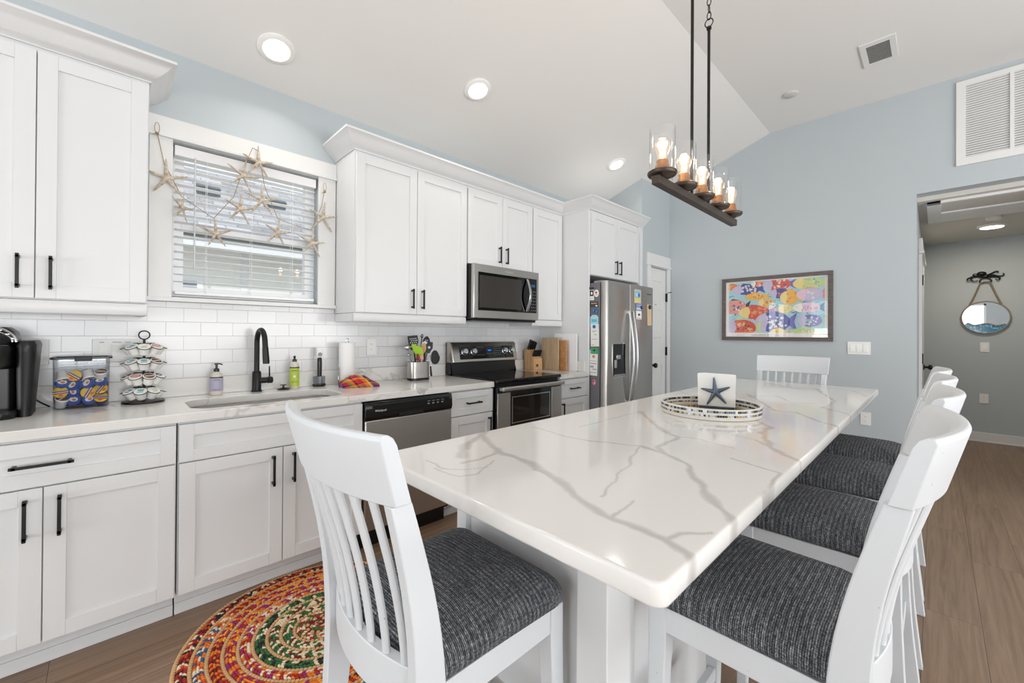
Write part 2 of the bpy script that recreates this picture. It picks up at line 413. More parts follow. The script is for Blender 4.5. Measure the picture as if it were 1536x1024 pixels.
# glazing bars of those windows
wn = bpy.data.objects.new('window_2', None); COL.objects.link(wn); wn['kind'] = 'structure'; wn.location = (-4.6, 0.75, 0.3)
m = MB()
for y in (-1.1, 0.13, 1.37, 2.57): m.box(-4.66, -4.60, y-0.0, y+0.05, 0.3, 2.3)
for z in (0.3, 2.25): m.box(-4.66, -4.60, -1.1, 2.6, z, z+0.05)
for y in (-1.1, 0.13, 1.37):
    m.box(-4.64, -4.62, y+0.62, y+0.64, 0.3, 2.3)
    for z in (0.8, 1.3, 1.8): m.box(-4.64, -4.62, y, y+1.25, z, z+0.02)
obj('window_frame', m, TRIM, wn)
wn = bpy.data.objects.new('window_3', None); COL.objects.link(wn); wn['kind'] = 'structure'; wn.location = (1.4, -3.6, 0.7)
m = MB()
for x in (-1.5, -0.07, 1.37, 2.80, 4.25): m.box(x, x+0.05, -3.66, -3.60, 0.7, 2.2)
for z in (0.7, 1.44, 2.15): m.box(-1.5, 4.3, -3.66, -3.60, z, z+0.05)
obj('window_frame', m, TRIM, wn)
wn = bpy.data.objects.new('window_4', None); COL.objects.link(wn); wn['kind'] = 'structure'; wn.location = (-3.1, 3.0, 0.15)
m = MB()
for x in (-4.2, -3.13, -2.06): m.box(x, x+0.06, 2.98, 3.04, 0.15, 2.2)
for z in (0.15, 2.14): m.box(-4.2, -2.0, 2.98, 3.04, z, z+0.06)
obj('window_frame', m, TRIM, wn)
# hall behind the far wall
HX = 7.57
m = MB(); m.box(HX, HX+0.12, -1.6, 0.24, 0, 2.6); struct('wall_hall_end', m, WALL, smooth=False)
m = MB(); m.box(XF+0.14, HX, 0.12, 0.24, 0, 2.6); struct('wall_hall_left', m, WALL, smooth=False)
m = MB(); m.box(XF+0.14, HX, -1.72, -1.6, 0, 2.6); struct('wall_hall_right', m, WALL, smooth=False)
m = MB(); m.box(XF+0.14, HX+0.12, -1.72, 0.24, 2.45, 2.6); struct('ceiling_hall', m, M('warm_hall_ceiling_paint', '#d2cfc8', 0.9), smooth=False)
def baseboard(name, x0, x1, y0, y1):
    m = MB(); m.box(x0, x1, y0, y1, 0, 0.115); 
    dx, dy = (0.006, 0) if x1-x0 < 0.1 else (0, 0.006)
    m.box(x0-dx, x1, y0-dy, y1, 0, 0.018)
    struct(name, m, TRIM, bevel=0.003)
baseboard('baseboard_hall', HX-0.016, HX, -1.6, 0.12)
baseboard('baseboard_far', XF-0.016, XF, OY1, YB)
baseboard('baseboard_far_right', XF-0.016, XF, -3.58, OY0)
baseboard('baseboard_hall_left', XF+0.14, HX-0.02, 0.104, 0.12)
# attic hatch casing on hall ceiling
hatch = thing('attic_hatch', 'white framed attic hatch set into the hall ceiling', 'hatch', (5.75, -0.5, 2.45))
m = MB(); m.box(5.16, 5.20, -1.15, 0.06, 2.425, 2.449); m.box(5.16, 6.05, -0.03, 0.06, 2.425, 2.449); m.box(5.62, 6.05, -1.15, -0.03, 2.425, 2.449); m.box(5.16, 6.05, -1.25, -1.15, 2.425, 2.449)
obj('casing', m, TRIM, hatch, bevel=0.003)
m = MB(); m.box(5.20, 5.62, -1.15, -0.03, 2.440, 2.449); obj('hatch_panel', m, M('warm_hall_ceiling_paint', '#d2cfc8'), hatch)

# ------------------------------------------------------------------ window over the sink
win = bpy.data.objects.new('window_1', None); COL.objects.link(win); win['kind'] = 'structure'; win.location = (0.635, YW, WZ0)
VIN = M('white_vinyl', '#f2f3f4', 0.35)
m = MB(); m.ring_plate([(WX0, WZ0), (WX1, WZ0), (WX1, WZ1), (WX0, WZ1)], [(0.31, 1.525), (0.96, 1.525), (0.96, 2.26), (0.31, 2.26)], YW+0.07, YW+0.12, 'XZ')
m.box(0.30, 0.97, YW+0.065, YW+0.105, 1.845, 1.885); obj('window_frame', m, VIN, win, bevel=0.002)
m = MB(); m.box(0.31, 0.96, YW+0.095, YW+0.099, 1.52, 2.265); obj('pane', m, GLASS, win)
m = MB()
for a in (WX0-0.0005, WX1+0.0005): m.box(min(a, a), a+0.001, YW, YW+0.07, WZ0, WZ1)
m.box(WX0, WX1, YW, YW+0.07, WZ0-0.003, WZ0+0.001); m.box(WX0, WX1, YW, YW+0.07, WZ1-0.001, WZ1+0.003); obj('window_jamb', m, TRIM, win)
cas = bpy.data.objects.new('trim_1', None); COL.objects.link(cas); cas['kind'] = 'structure'; cas.location = (0.64, YW, 1.43)
m = MB(); m.box(0.155, WX0+0.003, YW-0.02, YW, 1.455, 2.325); obj('side_casing', m, TRIM, cas, bevel=0.002)
m = MB(); m.box(WX1-0.003, 1.13, YW-0.02, YW, 1.455, 2.325); obj('side_casing', m, TRIM, cas, bevel=0.002)
m = MB(); m.box(0.150, 1.134, YW-0.022, YW, 2.337, 2.43); obj('header', m, TRIM, cas, bevel=0.002)
m = MB(); m.box(0.142, 1.134, YW-0.034, YW, 2.318, 2.338); obj('header_fillet', m, TRIM, cas, bevel=0.003)
m = MB(); m.box(0.142, 1.134, YW-0.035, YW+0.065, 1.434, 1.458); obj('window_sill', m, TRIM, cas, bevel=0.003)

bl = thing('window_blind', 'white horizontal slat blind hung in the window above the sink', 'blind', (0.635, YW+0.035, 1.47))
SLAT = M('white_blind_slat', '#f4f4f5', 0.45)
m = MB(); m.box(0.262, 1.008, YW+0.004, YW+0.062, 2.245, 2.302); obj('head_rail', m, SLAT, bl, bevel=0.003)
m = MB(); z = 2.215
while z > 1.52:
    m.obox((0.635, YW+0.032, z), ((1, 0, 0), (0, 1, -0.07), (0, 0.07, 1)), (0.368, 0.024, 0.0013)); z -= 0.0415
obj('slats', m, SLAT, bl, smooth=False)
m = MB(); m.box(0.267, 1.003, YW+0.012, YW+0.055, 1.478, 1.497); obj('bottom_rail', m, SLAT, bl, bevel=0.004)
m = MB()
for x in (0.41, 0.635, 0.865):
    for dy in (0.009, 0.056): m.tube([(x, YW+dy, 2.25), (x, YW+dy, 1.49)], 0.0011, 5)
obj('ladder_cord', m, SLAT, bl)
m = MB(); m.tube([(0.352, YW-0.002, 2.24), (0.352, YW-0.004, 1.62)], 0.0042, 8); m.tube([(0.352, YW+0.004, 2.255), (0.352, YW-0.003, 2.238)], 0.003, 6); obj('tilt_wand', m, M('clear_wand_plastic', '#d5d8da', 0.2), bl)

# neighbour's house outside
nh = thing('neighbour_house', 'neighbouring house with grey shingle roof seen outside the kitchen window', 'house', (1.4, 9, 0))
def mk_shingle():
    t = NT('grey_shingles'); tc = t.coords()
    br = t.n('ShaderNodeTexBrick', offset=0.5, I={'Vector': tc, 'Color1': tuple(lin('#8f9094'))+(1,), 'Color2': tuple(lin('#c0c0c4'))+(1,), 'Mortar': tuple(lin('#6a6a6e'))+(1,), 'Scale': 1.0, 'Mortar Size': 0.006, 'Brick Width': 0.33, 'Row Height': 0.13})
    t.bsdf(br.outputs[0], 0.9); return t.m
m = MB(); m.box(-3.5, 8, 7.35, 7.5, 0, 2.6); obj('siding', m, M('cream_siding', '#efece2', 0.8, var=0.02), nh)
for x in (-0.2, 1.45, 3.1):
    m = MB(); m.box(x, x+0.08, 7.33, 7.35, 0, 2.55); obj('batten', m, M('pale_siding_trim', '#e3e3e0', 0.7), nh)
m = MB(); m.loft([[(x, 7.0, 2.66), (x, 10.2, 4.47), (x, 10.2, 4.35), (x, 7.0, 2.56)] for x in (-3.6, 8.2)]); obj('roof', m, mk_shingle(), nh, smooth=False)
m = MB(); m.box(-3.6, 8.2, 6.93, 7.0, 2.55, 2.63); obj('gutter', m, M('dark_gutter', '#4c514c', 0.6, 0, 0.2), nh)
m = MB(); m.box(-3.6, 8.2, 6.95, 7.02, 2.42, 2.55); obj('fascia', m, M('white_fascia', '#e8eaec', 0.6), nh)
for x in (1.04, 2.05):
    m = MB(); m.obox((x+0.16, 8.5, 3.64), ((1, 0, 0), (0, 0.87, 0.49), (0, -0.49, 0.87)), (0.16, 0.09, 0.07)); obj('roof_vent', m, M('slate_vent', '#40505c', 0.5), nh, bevel=0.01)
m = MB(); m.box(0.35, 0.98, 7.31, 7.36, 1.2, 2.02); wf = obj('window', m, M('white_fascia', '#e8eaec'), nh)
m = MB()
for k in range(9): m.box(0.42, 0.91, 7.295, 7.31, 1.28+k*0.08, 1.34+k*0.08)
obj('shutter', m, M('dark_louvre', '#5f686e', 0.5), wf)
m = MB(); m.box(-30, 30, 3.3, 40, -0.3, -0.2); struct('ground_outside', m, M('pale_ground', '#b9b4a8', 0.9), smooth=False)

# ------------------------------------------------------------------ cabinets
YD, YBX = 2.298, 2.318           # base door front, base box front
YUD, YUX = 2.602, 2.622          # upper door front, upper box front
def shaker(x0, x1, z0, z1, yf, fw=0.058):
    m = MB(); T = 0.019
    m.box(x0, x0+fw, yf, yf+T, z0, z1); m.box(x1-fw, x1, yf, yf+T, z0, z1)
    m.box(x0+fw, x1-fw, yf, yf+T, z0, z0+fw); m.box(x0+fw, x1-fw, yf, yf+T, z1-fw, z1)
    m.box(x0+fw-0.002, x1-fw+0.002, yf+0.009, yf+T-0.002, z0+fw-0.002, z1-fw+0.002); return m
def pull(parent, x, z, yf, vert=True, L=0.14, r=0.0052):
    m = MB(); h = L/2
    if vert:
        m.box(x-r, x+r, yf-0.034, yf-0.034+2*r, z-h, z+h)
        for s in (-1, 1): m.box(x-r*1.1, x+r*1.1, yf-0.034, yf+0.001, z+s*(h-0.012)-0.006, z+s*(h-0.012)+0.006)
    else:
        m.box(x-h, x+h, yf-0.034, yf-0.034+2*r, z-r, z+r)
        for s in (-1, 1): m.box(x+s*(h-0.012)-0.006, x+s*(h-0.012)+0.006, yf-0.034, yf+0.001, z-r*1.1, z+r*1.1)
    return obj('handle', m, BLACK, parent, bevel=0.0015)
def front(kind, parent, x0, x1, z0, z1, yf, fw=0.058):
    return obj(kind, shaker(x0, x1, z0, z1, yf, fw), WHITE, parent, bevel=0.0012)
G = 0.0018
def base_cab(label, x0, x1, doors, drawer=True, handle_drawer=True, dw_handle=0.16, zd0=0.70, open_top=False):
    t = thing('base_cabinet', label, 'cabinet', ((x0+x1)/2, YBX, 0))
    m = MB()
    if open_top: 
        m.box(x0+0.0005, x1-0.0005, YBX, YW-0.012, 0.112, 0.60); m.box(x0+0.0005, x1-0.0005, YBX, YBX+0.02, 0.60, 0.873)
        for xa in (x0+0.0005, x1-0.0185): m.box(xa, xa+0.018, YBX+0.02, YW-0.012, 0.60, 0.873)
    else: m.box(x0+0.0005, x1-0.0005, YBX, YW-0.012, 0.112, 0.873)
    obj('carcass', m, WHITE, t)
    m = MB(); m.box(x0+0.0005, x1-0.0005, YBX+0.075, YBX+0.093, 0, 0.112); m.box(x0+0.0005, x1-0.0005, YBX+0.067, YBX+0.075, 0, 0.05); obj('toe_kick', m, WHITE, t, bevel=0.002)
    if drawer:
        d = front('drawer', t, x0+0.003, x1-0.003, zd0, 0.864, YD, 0.045 if x1-x0 < 0.5 else 0.052)
        if handle_drawer: pull(d, (x0+x1)/2, (zd0+0.864)/2, YD, False, dw_handle)
    top = zd0-0.006 if drawer else 0.864
    for a, b, hx in doors:
        d = front('door', t, a+G, b-G, 0.124, top, YD)
        pull(d, hx, top-0.105, YD, True, 0.15)
    return t
base_cab('white base cabinet at the left end, under the coffee maker', -0.548, 0.222, [(-0.545, -0.162, -0.205), (-0.162, 0.219, -0.120)], dw_handle=0.16)
base_cab('white sink base cabinet with a false drawer front and two doors', 0.226, 1.056, [(0.229, 0.641, 0.595), (0.641, 1.053, 0.688)], handle_drawer=False, open_top=True)
base_cab('narrow white base cabinet between dishwasher and range', 1.671, 2.056, [(1.674, 2.053, 2.012)], dw_handle=0.13)
base_cab('narrow white base cabinet between range and refrigerator', 2.822, 3.258, [(2.825, 3.255, 2.868)], dw_handle=0.13)

def upper_cab(label, x0, x1, z0, z1, doors, yd=YUD, yx=YUX, back=YW-0.001, rail=True, raildrop=0.055):
    t = thing('wall_cabinet', label, 'cabinet', ((x0+x1)/2, yx, z0))
    m = MB(); m.box(x0+0.0005, x1-0.0005, yx, back, z0, z1+0.02); obj('carcass', m, WHITE, t)
    for a, b, hx in doors:
        d = front('door', t, a+G, b-G, z0+0.004, z1, yd)
        if hx is not None: pull(d, hx, z0+0.11, yd, True, 0.14)
    return t
ZU0, ZU1 = 1.402, 2.432
upper_cab('tall white wall cabinet left of the window', -0.56, 0.138, ZU0, ZU1, [(-0.557, -0.213, -0.258), (-0.213, 0.135, -0.168)])
upper_cab('tall two-door white wall cabinet right of the window', 1.135, 2.043, ZU0, ZU1, [(1.14, 1.589, 1.548), (1.589, 2.040, 1.632)])
upper_cab('short two-door white wall cabinet above the microwave', 2.045, 2.807, 1.826, ZU1, [(2.048, 2.426, 2.385), (2.426, 2.804, 2.468)])
upper_cab('single-door white wall cabinet between microwave and refrigerator panel', 2.809, 3.257, ZU0, ZU1, [(2.812, 3.235, None)])
upper_cab('white two-door cabinet above the refrigerator', 3.282, 4.20, 1.832, ZU1, [(3.285, 3.729, 3.690), (3.729, 4.17, 3.768)], yd=2.280, yx=2.300, rail=False)
def light_rail(label, x0, x1, ret0, ret1):
    m = MB(); prof = [(0, 1.345), (0.0, 1.40), (0.022, 1.40), (0.026, 1.385), (0.026, 1.358), (0.018, 1.345)]
    yf = YUX-0.002
    m.prism([(yf+0.018-p[0], p[1]) for p in prof], x0, x1, 'YZ')
    if ret0: m.box(x0, x0+0.02, yf+0.01, YW-0.01, 1.345, 1.3995)
    if ret1: m.box(x1-0.02, x1, yf+0.01, YW-0.01, 1.345, 1.3995)
    tag(obj('light_rail_moulding', m, WHITE, bevel=0.002), label, 'moulding')
light_rail('white moulding under the wall cabinet left of the window', -0.56, 0.138, False, True)
light_rail('white moulding under the two-door cabinet right of the window', 1.135, 2.043, True, True)
light_rail('white moulding under the single-door cabinet beside the microwave', 2.815, 3.257, True, False)
m = MB(); m.box(3.2585, 3.2815, 2.30, YW-0.001, 0, 2.455); tag(obj('end_panel', m, WHITE, bevel=0.0015), 'tall white side panel between counter and refrigerator', 'panel')
m = MB(); m.box(4.20, 4.264, 2.285, 2.31, 0, 2.455); m.box(4.20, 4.218, 2.31, YW-0.001, 0, 2.455); tag(obj('filler_panel', m, WHITE, bevel=0.0015), 'tall white filler strip on the far side of the refrigerator', 'panel')

def crown(label, path):
    """cove profile swept along an XY path; outside is on the right-hand side"""
    prof = [(0.0, 2.452), (0.004, 2.452), (0.006, 2.462), (0.018, 2.470), (0.040, 2.487), (0.062, 2.510), (0.080, 2.530), (0.092, 2.537), (0.092, 2.549), (0.0, 2.549)]
    P = [Vector((a, b)) for a, b in path]; nrm = []
    for i in range(len(P)-1):
        d = (P[i+1]-P[i]).normalized(); nrm.append(Vector((d.y, -d.x)))
    loops = []
    for i, p in enumerate(P):
        if i == 0: o = nrm[0]
        elif i == len(P)-1: o = nrm[-1]
        else:
            o = nrm[i-1]+nrm[i]; o = o/ (o.length_squared/2) if True else o
        loops.append([(p.x+o.x*a, p.y+o.y*a, z) for a, z in prof])
    m = MB(); m.loft(loops); return tag(obj('crown_moulding', m, WHITE, angle=50), label, 'moulding')
crown('white crown moulding above the cabinet left of the window', [(-0.56, YUX-0.004), (0.140, YUX-0.004), (0.140, YW-0.002)])
crown('long white crown moulding over the cabinets from window to closet', [(1.133, YW-0.002), (1.133, YUX-0.004), (3.2565, YUX-0.004), (3.2565, 2.283), (4.262, 2.283)])

# counters
def counter(label, x0, x1, hole=False):
    m = MB()
    if hole:
        m.ring_plate([(x0, 2.288), (x1, 2.288), (x1, YW-0.0005), (x0, YW-0.0005)], rrect(0.285, 0.995, 2.375, 2.73, 0.085, 8), 0.875, 0.914)
    else: m.box(x0, x1, 2.288, YW-0.0005, 0.875, 0.914)
    t = thing('countertop', label, 'countertop', ((x0+x1)/2, 2.6, 0.875))
    obj('slab', m, QUARTZ, t, bevel=0.003)
    return t
ct = counter('white veined quartz countertop holding the sink, left of the range', -0.75, 2.058, True)
m = MB(); m.box(-0.75, 2.058, YW-0.022, YW-0.0085, 0.9145, 1.012); obj('upstand', m, QUARTZ, ct, bevel=0.002)
ct2 = counter('short white quartz countertop between range and refrigerator', 2.818, 3.258)
m = MB(); m.box(2.818, 3.244, YW-0.022, YW-0.0085, 0.9145, 1.012); m.box(3.238, 3.2575, 2.33, YW-0.0225, 0.9145, 1.012); obj('upstand', m, QUARTZ, ct2, bevel=0.002)
# sink
sk = thing('sink', 'stainless steel undermount sink in the quartz counter below the window', 'sink', (0.64, 2.55, 0.66))
m = MB(); L = lambda ins, z: [(a, b, z) for a, b in rrect(0.279+ins, 1.001-ins, 2.369+ins, 2.736-ins, 0.09-ins*0.3, 8)]
m.loft([L(-0.012, 0.8745), L(0.0, 0.8745), L(0.004, 0.86), L(0.010, 0.72), L(0.030, 0.695), L(0.09, 0.69)], False, True); obj('bowl', m, mk_steel('sink_steel', 0, '#8f8a84', 0.33), sk, recalc=True)
m = MB(); m.lathe([(0.045, 0.6915), (0.05, 0.694), (0.03, 0.695), (0.02, 0.693)], (0.64, 2.6, 0)); obj('drain', m, CHROME, sk)

# ------------------------------------------------------------------ appliances
dw = thing('dishwasher', 'stainless steel dishwasher with a black control strip', 'dishwasher', (1.363, YBX, 0))
m = MB(); m.box(1.060, 1.666, YBX, YW-0.03, 0.10, 0.868); obj('body', m, BLKPL, dw)
m = MB(); m.box(1.064, 1.662, 2.283, YBX, 0.125, 0.762); obj('door', m, STEEL, dw, bevel=0.006, seg=3)
m = MB(); m.loft([[(1.060, y, z), (1.666, y, z)][::1] + [(1.666, YBX, z), (1.060, YBX, z)] for y, z in ((2.279, 0.764), (2.270, 0.79), (2.274, 0.84), (2.282, 0.868))]); cp = obj('control_panel', m, M('gloss_black_plastic', '#0a0a0b', 0.16), dw, bevel=0.003)
m = MB(); m.box(1.10, 1.64, 2.2695, 2.275, 0.806, 0.852); obj('display_strip', m, BLKGL, cp, bevel=0.002)
m = MB(); m.box(1.27, 1.44, 2.268, 2.279, 0.770, 0.792); obj('handle_recess', m, M('deep_black', '#020202', 0.6), cp)
LETW = M('white_lettering', '#e4e4e4', 0.5); LETG = M('grey_lettering', '#8a8a8a', 0.5)
text('lettering', 'Whirlpool', 0.017, (1.115, 2.2685, 0.812), FACE_NY, LETW, cp)
m = MB()
for k in range(4): m.box(1.47+k*0.035, 1.485+k*0.035, 2.2685, 2.27, 0.818, 0.826); m.box(1.468+k*0.035, 1.490+k*0.035, 2.2685, 2.27, 0.836, 0.839)
obj('buttons', m, LETG, cp)
m = MB(); m.box(1.060, 1.666, YBX+0.045, YBX+0.06, 0.0, 0.123); obj('kick_plate', m, BLKPL, dw)

# range
rg = thing('kitchen_range', 'freestanding electric range with black glass top and steel oven door', 'range', (2.438, YBX, 0))
RX0, RX1 = 2.062, 2.814
m = MB(); m.box(RX0, RX1, 2.305, 2.905, 0.02, 0.905); obj('body', m, BLKPL, rg, bevel=0.003)
m = MB(); m.box(RX0+0.001, RX1-0.001, 2.262, 2.82, 0.897, 0.926); obj('cooktop', m, BLKGL, rg, bevel=0.008, seg=3)
RIN = M('burner_ring_print', '#3a3a3c', 0.2)
for x, y, r in ((2.25, 2.42, 0.10), (2.25, 2.67, 0.075), (2.63, 2.42, 0.075), (2.63, 2.67, 0.10)):
    m = MB(); m.ring_plate([(x+r*math.cos(a*PI/20), y+r*math.sin(a*PI/20)) for a in range(40)], [(x+(r-0.003)*math.cos(a*PI/20), y+(r-0.003)*math.sin(a*PI/20)) for a in range(40)], 0.9258, 0.9263); obj('burner_ring', m, RIN, rg)
m = MB(); m.prism([(2.81, 0.925), (2.905, 0.925), (2.905, 1.19), (2.86, 1.19), (2.83, 1.03), (2.83, 0.925)], RX0, RX1, 'YZ'); obj('backguard', m, BLKPL, rg, bevel=0.004)
m = MB(); m.loft([[(x, 2.800, 1.022), (x, 2.838, 1.185), (x, 2.850, 1.196), (x, 2.895, 1.196), (x, 2.895, 1.022)] for x in (RX0-0.004, RX1+0.004)]); bp = obj('backguard_panel', m, STEELX, rg, bevel=0.009, seg=3)
# sloped control face: local frame on the panel
def onface(x, s, d=0.0):   # s: 0 bottom..1 top of the control glass, d: outwards
    y = 2.800 + (2.838-2.800)*s; z = 1.022 + (1.185-1.022)*s
    return (x, y - d*0.974, z + d*-0.0 + d*0.227)
m = MB(); m.loft([[onface(x, 0.16, 0.0015), onface(x, 0.84, 0.0015), onface(x, 0.84, -0.006), onface(x, 0.16, -0.006)] for x in (RX0+0.075, RX1-0.045)]); cg = obj('control_glass', m, BLKGL, bp)
KN = M('knob_silver', '#c6ccd2', 0.22, 0.9)
for x in (2.185, 2.285, 2.655, 2.745):
    c = Vector(onface(x, 0.55, 0.002)); d = Vector((0, -0.974, 0.227)); m = MB(); u = Vector((1, 0, 0)); v = d.cross(u)
    m.loft([[c+d*h+r*(math.cos(a*PI/12)*u+math.sin(a*PI/12)*v) for a in range(24)] for r, h in ((0.030, 0), (0.030, 0.006), (0.026, 0.008), (0.024, 0.03), (0.021, 0.034))]); kb = obj('knob', m, KN, cg)
    m = MB(); m.obox(c+d*0.036, (u, v, d), (0.003, 0.021, 0.004)); obj('knob_grip', m, CHROME, kb, bevel=0.001)
for gx, nx, nz in ((2.335, 5, 2), (2.44, 6, 1), (2.535, 5, 5)):
    m = MB()
    for i in range(nx):
        for j in range(nz):
            p = onface(gx+i*0.0175, 0.36+j*0.42/max(1, nz-1) if nz > 1 else 0.42, 0.002); m.box(p[0]-0.0045, p[0]+0.0045, p[1]-0.0005, p[1]+0.001, p[2]-0.0015, p[2]+0.0015)
    obj('button_print', m, LETG, cg)
m = MB(); p = onface(2.475, 0.60, 0.0025); m.box(p[0]-0.02, p[0]+0.02, p[1]-0.0005, p[1]+0.001, p[2]-0.006, p[2]+0.006); obj('clock_display', m, emit('blue_display', '#2e7bff', 1.2), cg)
m = MB(); m.box(RX0+0.005, RX1-0.005, 2.262, 2.305, 0.30, 0.872); od = obj('oven_door', m, BLKGL, rg, bevel=0.004)
m = MB(); m.box(RX0+0.003, RX0+0.135, 2.257, 2.262, 0.30, 0.825); obj('door_trim', m, STEEL, od, bevel=0.002)
m = MB(); m.box(RX1-0.135, RX1-0.003, 2.257, 2.262, 0.30, 0.825); obj('door_trim', m, STEEL, od, bevel=0.002)
m = MB(); m.box(RX0+0.135, RX1-0.135, 2.257, 2.262, 0.30, 0.42); obj('door_trim', m, STEELX, od, bevel=0.002)
m = MB(); m.ring_plate([(2.215, 0.585), (2.66, 0.585), (2.66, 0.79), (2.215, 0.79)], [(2.222, 0.592), (2.653, 0.592), (2.653, 0.783), (2.222, 0.783)], 2.259, 2.262, 'XZ'); obj('window_border', m, CHROME, od)
m = MB(); m.box(2.222, 2.653, 2.2595, 2.262, 0.592, 0.783); obj('door_window', m, M('smoked_glass', '#17130f', 0.04), od)
m = MB(); pts = []
for k in range(13):
    u = k/12; pts.append((RX0+0.02+u*(RX1-RX0-0.04), 2.215-0.010*math.sin(PI*u), 0.858))
m.loft([[(p[0], p[1]+a, p[2]+b) for a, b in ((0.008, -0.018), (-0.006, -0.012), (-0.008, 0.010), (0.008, 0.018))] for p in pts])
for x in (RX0+0.03, RX1-0.03): m.box(x-0.012, x+0.012, 2.218, 2.262, 0.846, 0.870)
obj('handle', m, STEELX, od, bevel=0.003)
m = MB(); m.box(RX0+0.005, RX1-0.005, 2.262, 2.305, 0.09, 0.293); obj('storage_drawer', m, STEELX, rg, bevel=0.004)

# microwave
mw = thing('microwave', 'stainless steel over-the-range microwave with black glass door', 'microwave', (2.428, 2.53, 1.385))
MX0, MX1, MY = 2.049, 2.806, 2.525
m = MB(); m.box(MX0, MX1, MY+0.035, YW-0.002, 1.385, 1.8235); obj('body', m, M('dark_grey_casing', '#232323', 0.4, 0.4), mw, bevel=0.003)
m = MB(); m.box(MX0-0.001, MX1+0.001, MY, MY+0.034, 1.392, 1.8235); fr = obj('front_frame', m, STEELX, mw, bevel=0.006, seg=3)
m = MB(); m.box(MX0+0.045, MX1-0.030, MY-0.003, MY+0.001, 1.455, 1.760); dg = obj('door_glass', m, BLKGL, fr, bevel=0.002)
m = MB(); m.box(MX0+0.055, MX0+0.53, MY-0.0038, MY-0.0028, 1.478, 1.735); obj('mesh_window', m, M('smoked_mesh', '#3a3735', 0.12), fr)
m = MB(); n = 14; hx = MX1-0.165
m.loft([[(hx+a, MY-0.006-0.042*math.sin(PI*k/n)+b, 1.465+0.285*k/n) for a, b in ((-0.014, 0), (-0.012, -0.012), (0.012, -0.012), (0.014, 0))] for k in range(n+1)]); obj('handle', m, CHROME, mw, bevel=0.003)
m = MB(); m.box(MX1-0.10, MX1-0.055, MY-0.0045, MY-0.003, 1.685, 1.71); obj('display', m, emit('dim_blue_display', '#5b87b0', 0.5), fr)
m = MB()
for i in range(3):
    for j in range(7): m.box(MX1-0.105+i*0.025, MX1-0.092+i*0.025, MY-0.0042, MY-0.003, 1.475+j*0.028, 1.479+j*0.028)
obj('keypad_print', m, LETG, fr)
text('lettering', 'Whirlpool', 0.02, (2.39, MY-0.0006, 1.782), FACE_NY, M('pale_logo', '#d9d9d9', 0.3, 0.5), fr)
m = MB(); m.box(MX0+0.02, MX1-0.02, MY+0.02, YW-0.05, 1.372, 1.3855); obj('vent_base', m, BLKPL, mw, bevel=0.003)

# refrigerator
fg = thing('refrigerator', 'stainless steel side-by-side refrigerator with grey side and magnets', 'refrigerator', (3.735, 2.2, 0))
FX0, FX1, FYD, FYB = 3.292, 4.178, 2.112, 2.196
m = MB(); m.box(FX0, FX1, FYB, 2.90, 0.02, 1.755); obj('body', m, M('grey_painted_side', '#747479', 0.45, 0.2), fg, bevel=0.004)
m = MB(); m.box(FX0+0.02, FX0+0.10, FYB-0.03, FYB+0.08, 1.756, 1.776); m.box(FX1-0.10, FX1-0.02, FYB-0.03, FYB+0.08, 1.756, 1.776); obj('hinge_cover', m, M('hinge_grey', '#9a9a9c', 0.4), fg, bevel=0.004)
def fdoor(x0, x1):
    m = MB(); poly = [(x0, FYB-0.012), (x0, FYD+0.018), (x0+0.006, FYD+0.006), (x0+0.02, FYD), ((x0+x1)/2, FYD-0.004), (x1-0.02, FYD), (x1-0.006, FYD+0.006), (x1, FYD+0.018), (x1, FYB-0.012)]
    m.prism(poly, 0.06, 1.768, 'XY'); return m
fl = obj('door', fdoor(FX0, 3.692), STEEL, fg, bevel=0.002)
frr = obj('door', fdoor(3.700, FX1), STEEL, fg, bevel=0.002)
m = MB(); m.box(FX0+0.01, FX1-0.01, FYB-0.012, FYB, 0.07, 1.75); obj('gasket', m, M('dark_gasket', '#2a2a2c', 0.7), fg)
m = MB(); m.box(FX0+0.01, FX1-0.01, FYB-0.03, FYB, 0.0, 0.058); obj('base_grille', m, BLKPL, fg)
for d, hx in ((fl, 3.662), (frr, 3.732)):
    m = MB(); n = 24
    m.loft([[(hx+a, FYD-0.010-0.050*math.sin(PI*min(1, max(0, k/n)))+b, 0.60+0.90*k/n) for a, b in ((-0.011, 0.004), (-0.013, -0.006), (-0.006, -0.014), (0.006, -0.014), (0.013, -0.006), (0.011, 0.004))] for k in range(n+1)])
    for z in (0.612, 1.488): m.box(hx-0.010, hx+0.010, FYD-0.016, FYD+0.0, z-0.012, z+0.012)
    obj('handle', m, M('satin_steel', '#c6c6c8', 0.33, 1.0), d, angle=60)
m = MB(); m.ring_plate(rrect(3.368, 3.606, 0.868, 1.19, 0.012), rrect(3.378, 3.596, 0.878, 1.180, 0.01), FYD-0.009, FYD-0.002, 'XZ'); dp = obj('dispenser_frame', m, CHROME, fl)
m = MB(); m.prism(rrect(3.378, 3.596, 0.878, 1.180, 0.01), FYD-0.0055, FYD-0.004, 'XZ'); obj('dispenser_panel', m, BLKGL, dp)
m = MB(); m.box(3.40, 3.57, FYD-0.0075, FYD-0.0055, 0.885, 1.075); obj('dispenser_well', m, M('well_black', '#0b0c10', 0.3), dp)
m = MB(); m.box(3.43, 3.50, FYD-0.016, FYD-0.007, 1.035, 1.075); obj('spout', m, CHROME, dp, bevel=0.003)
m = MB(); m.box(3.395, 3.43, FYD-0.018, FYD-0.007, 0.955, 1.03); obj('paddle', m, M('grey_plastic', '#a5a09a', 0.4), dp, bevel=0.003)
m = MB(); m.box(3.395, 3.58, FYD-0.018, FYD-0.007, 0.882, 0.892); obj('drip_tray', m, M('grey_plastic', '#a5a09a', 0.4), dp, bevel=0.002)
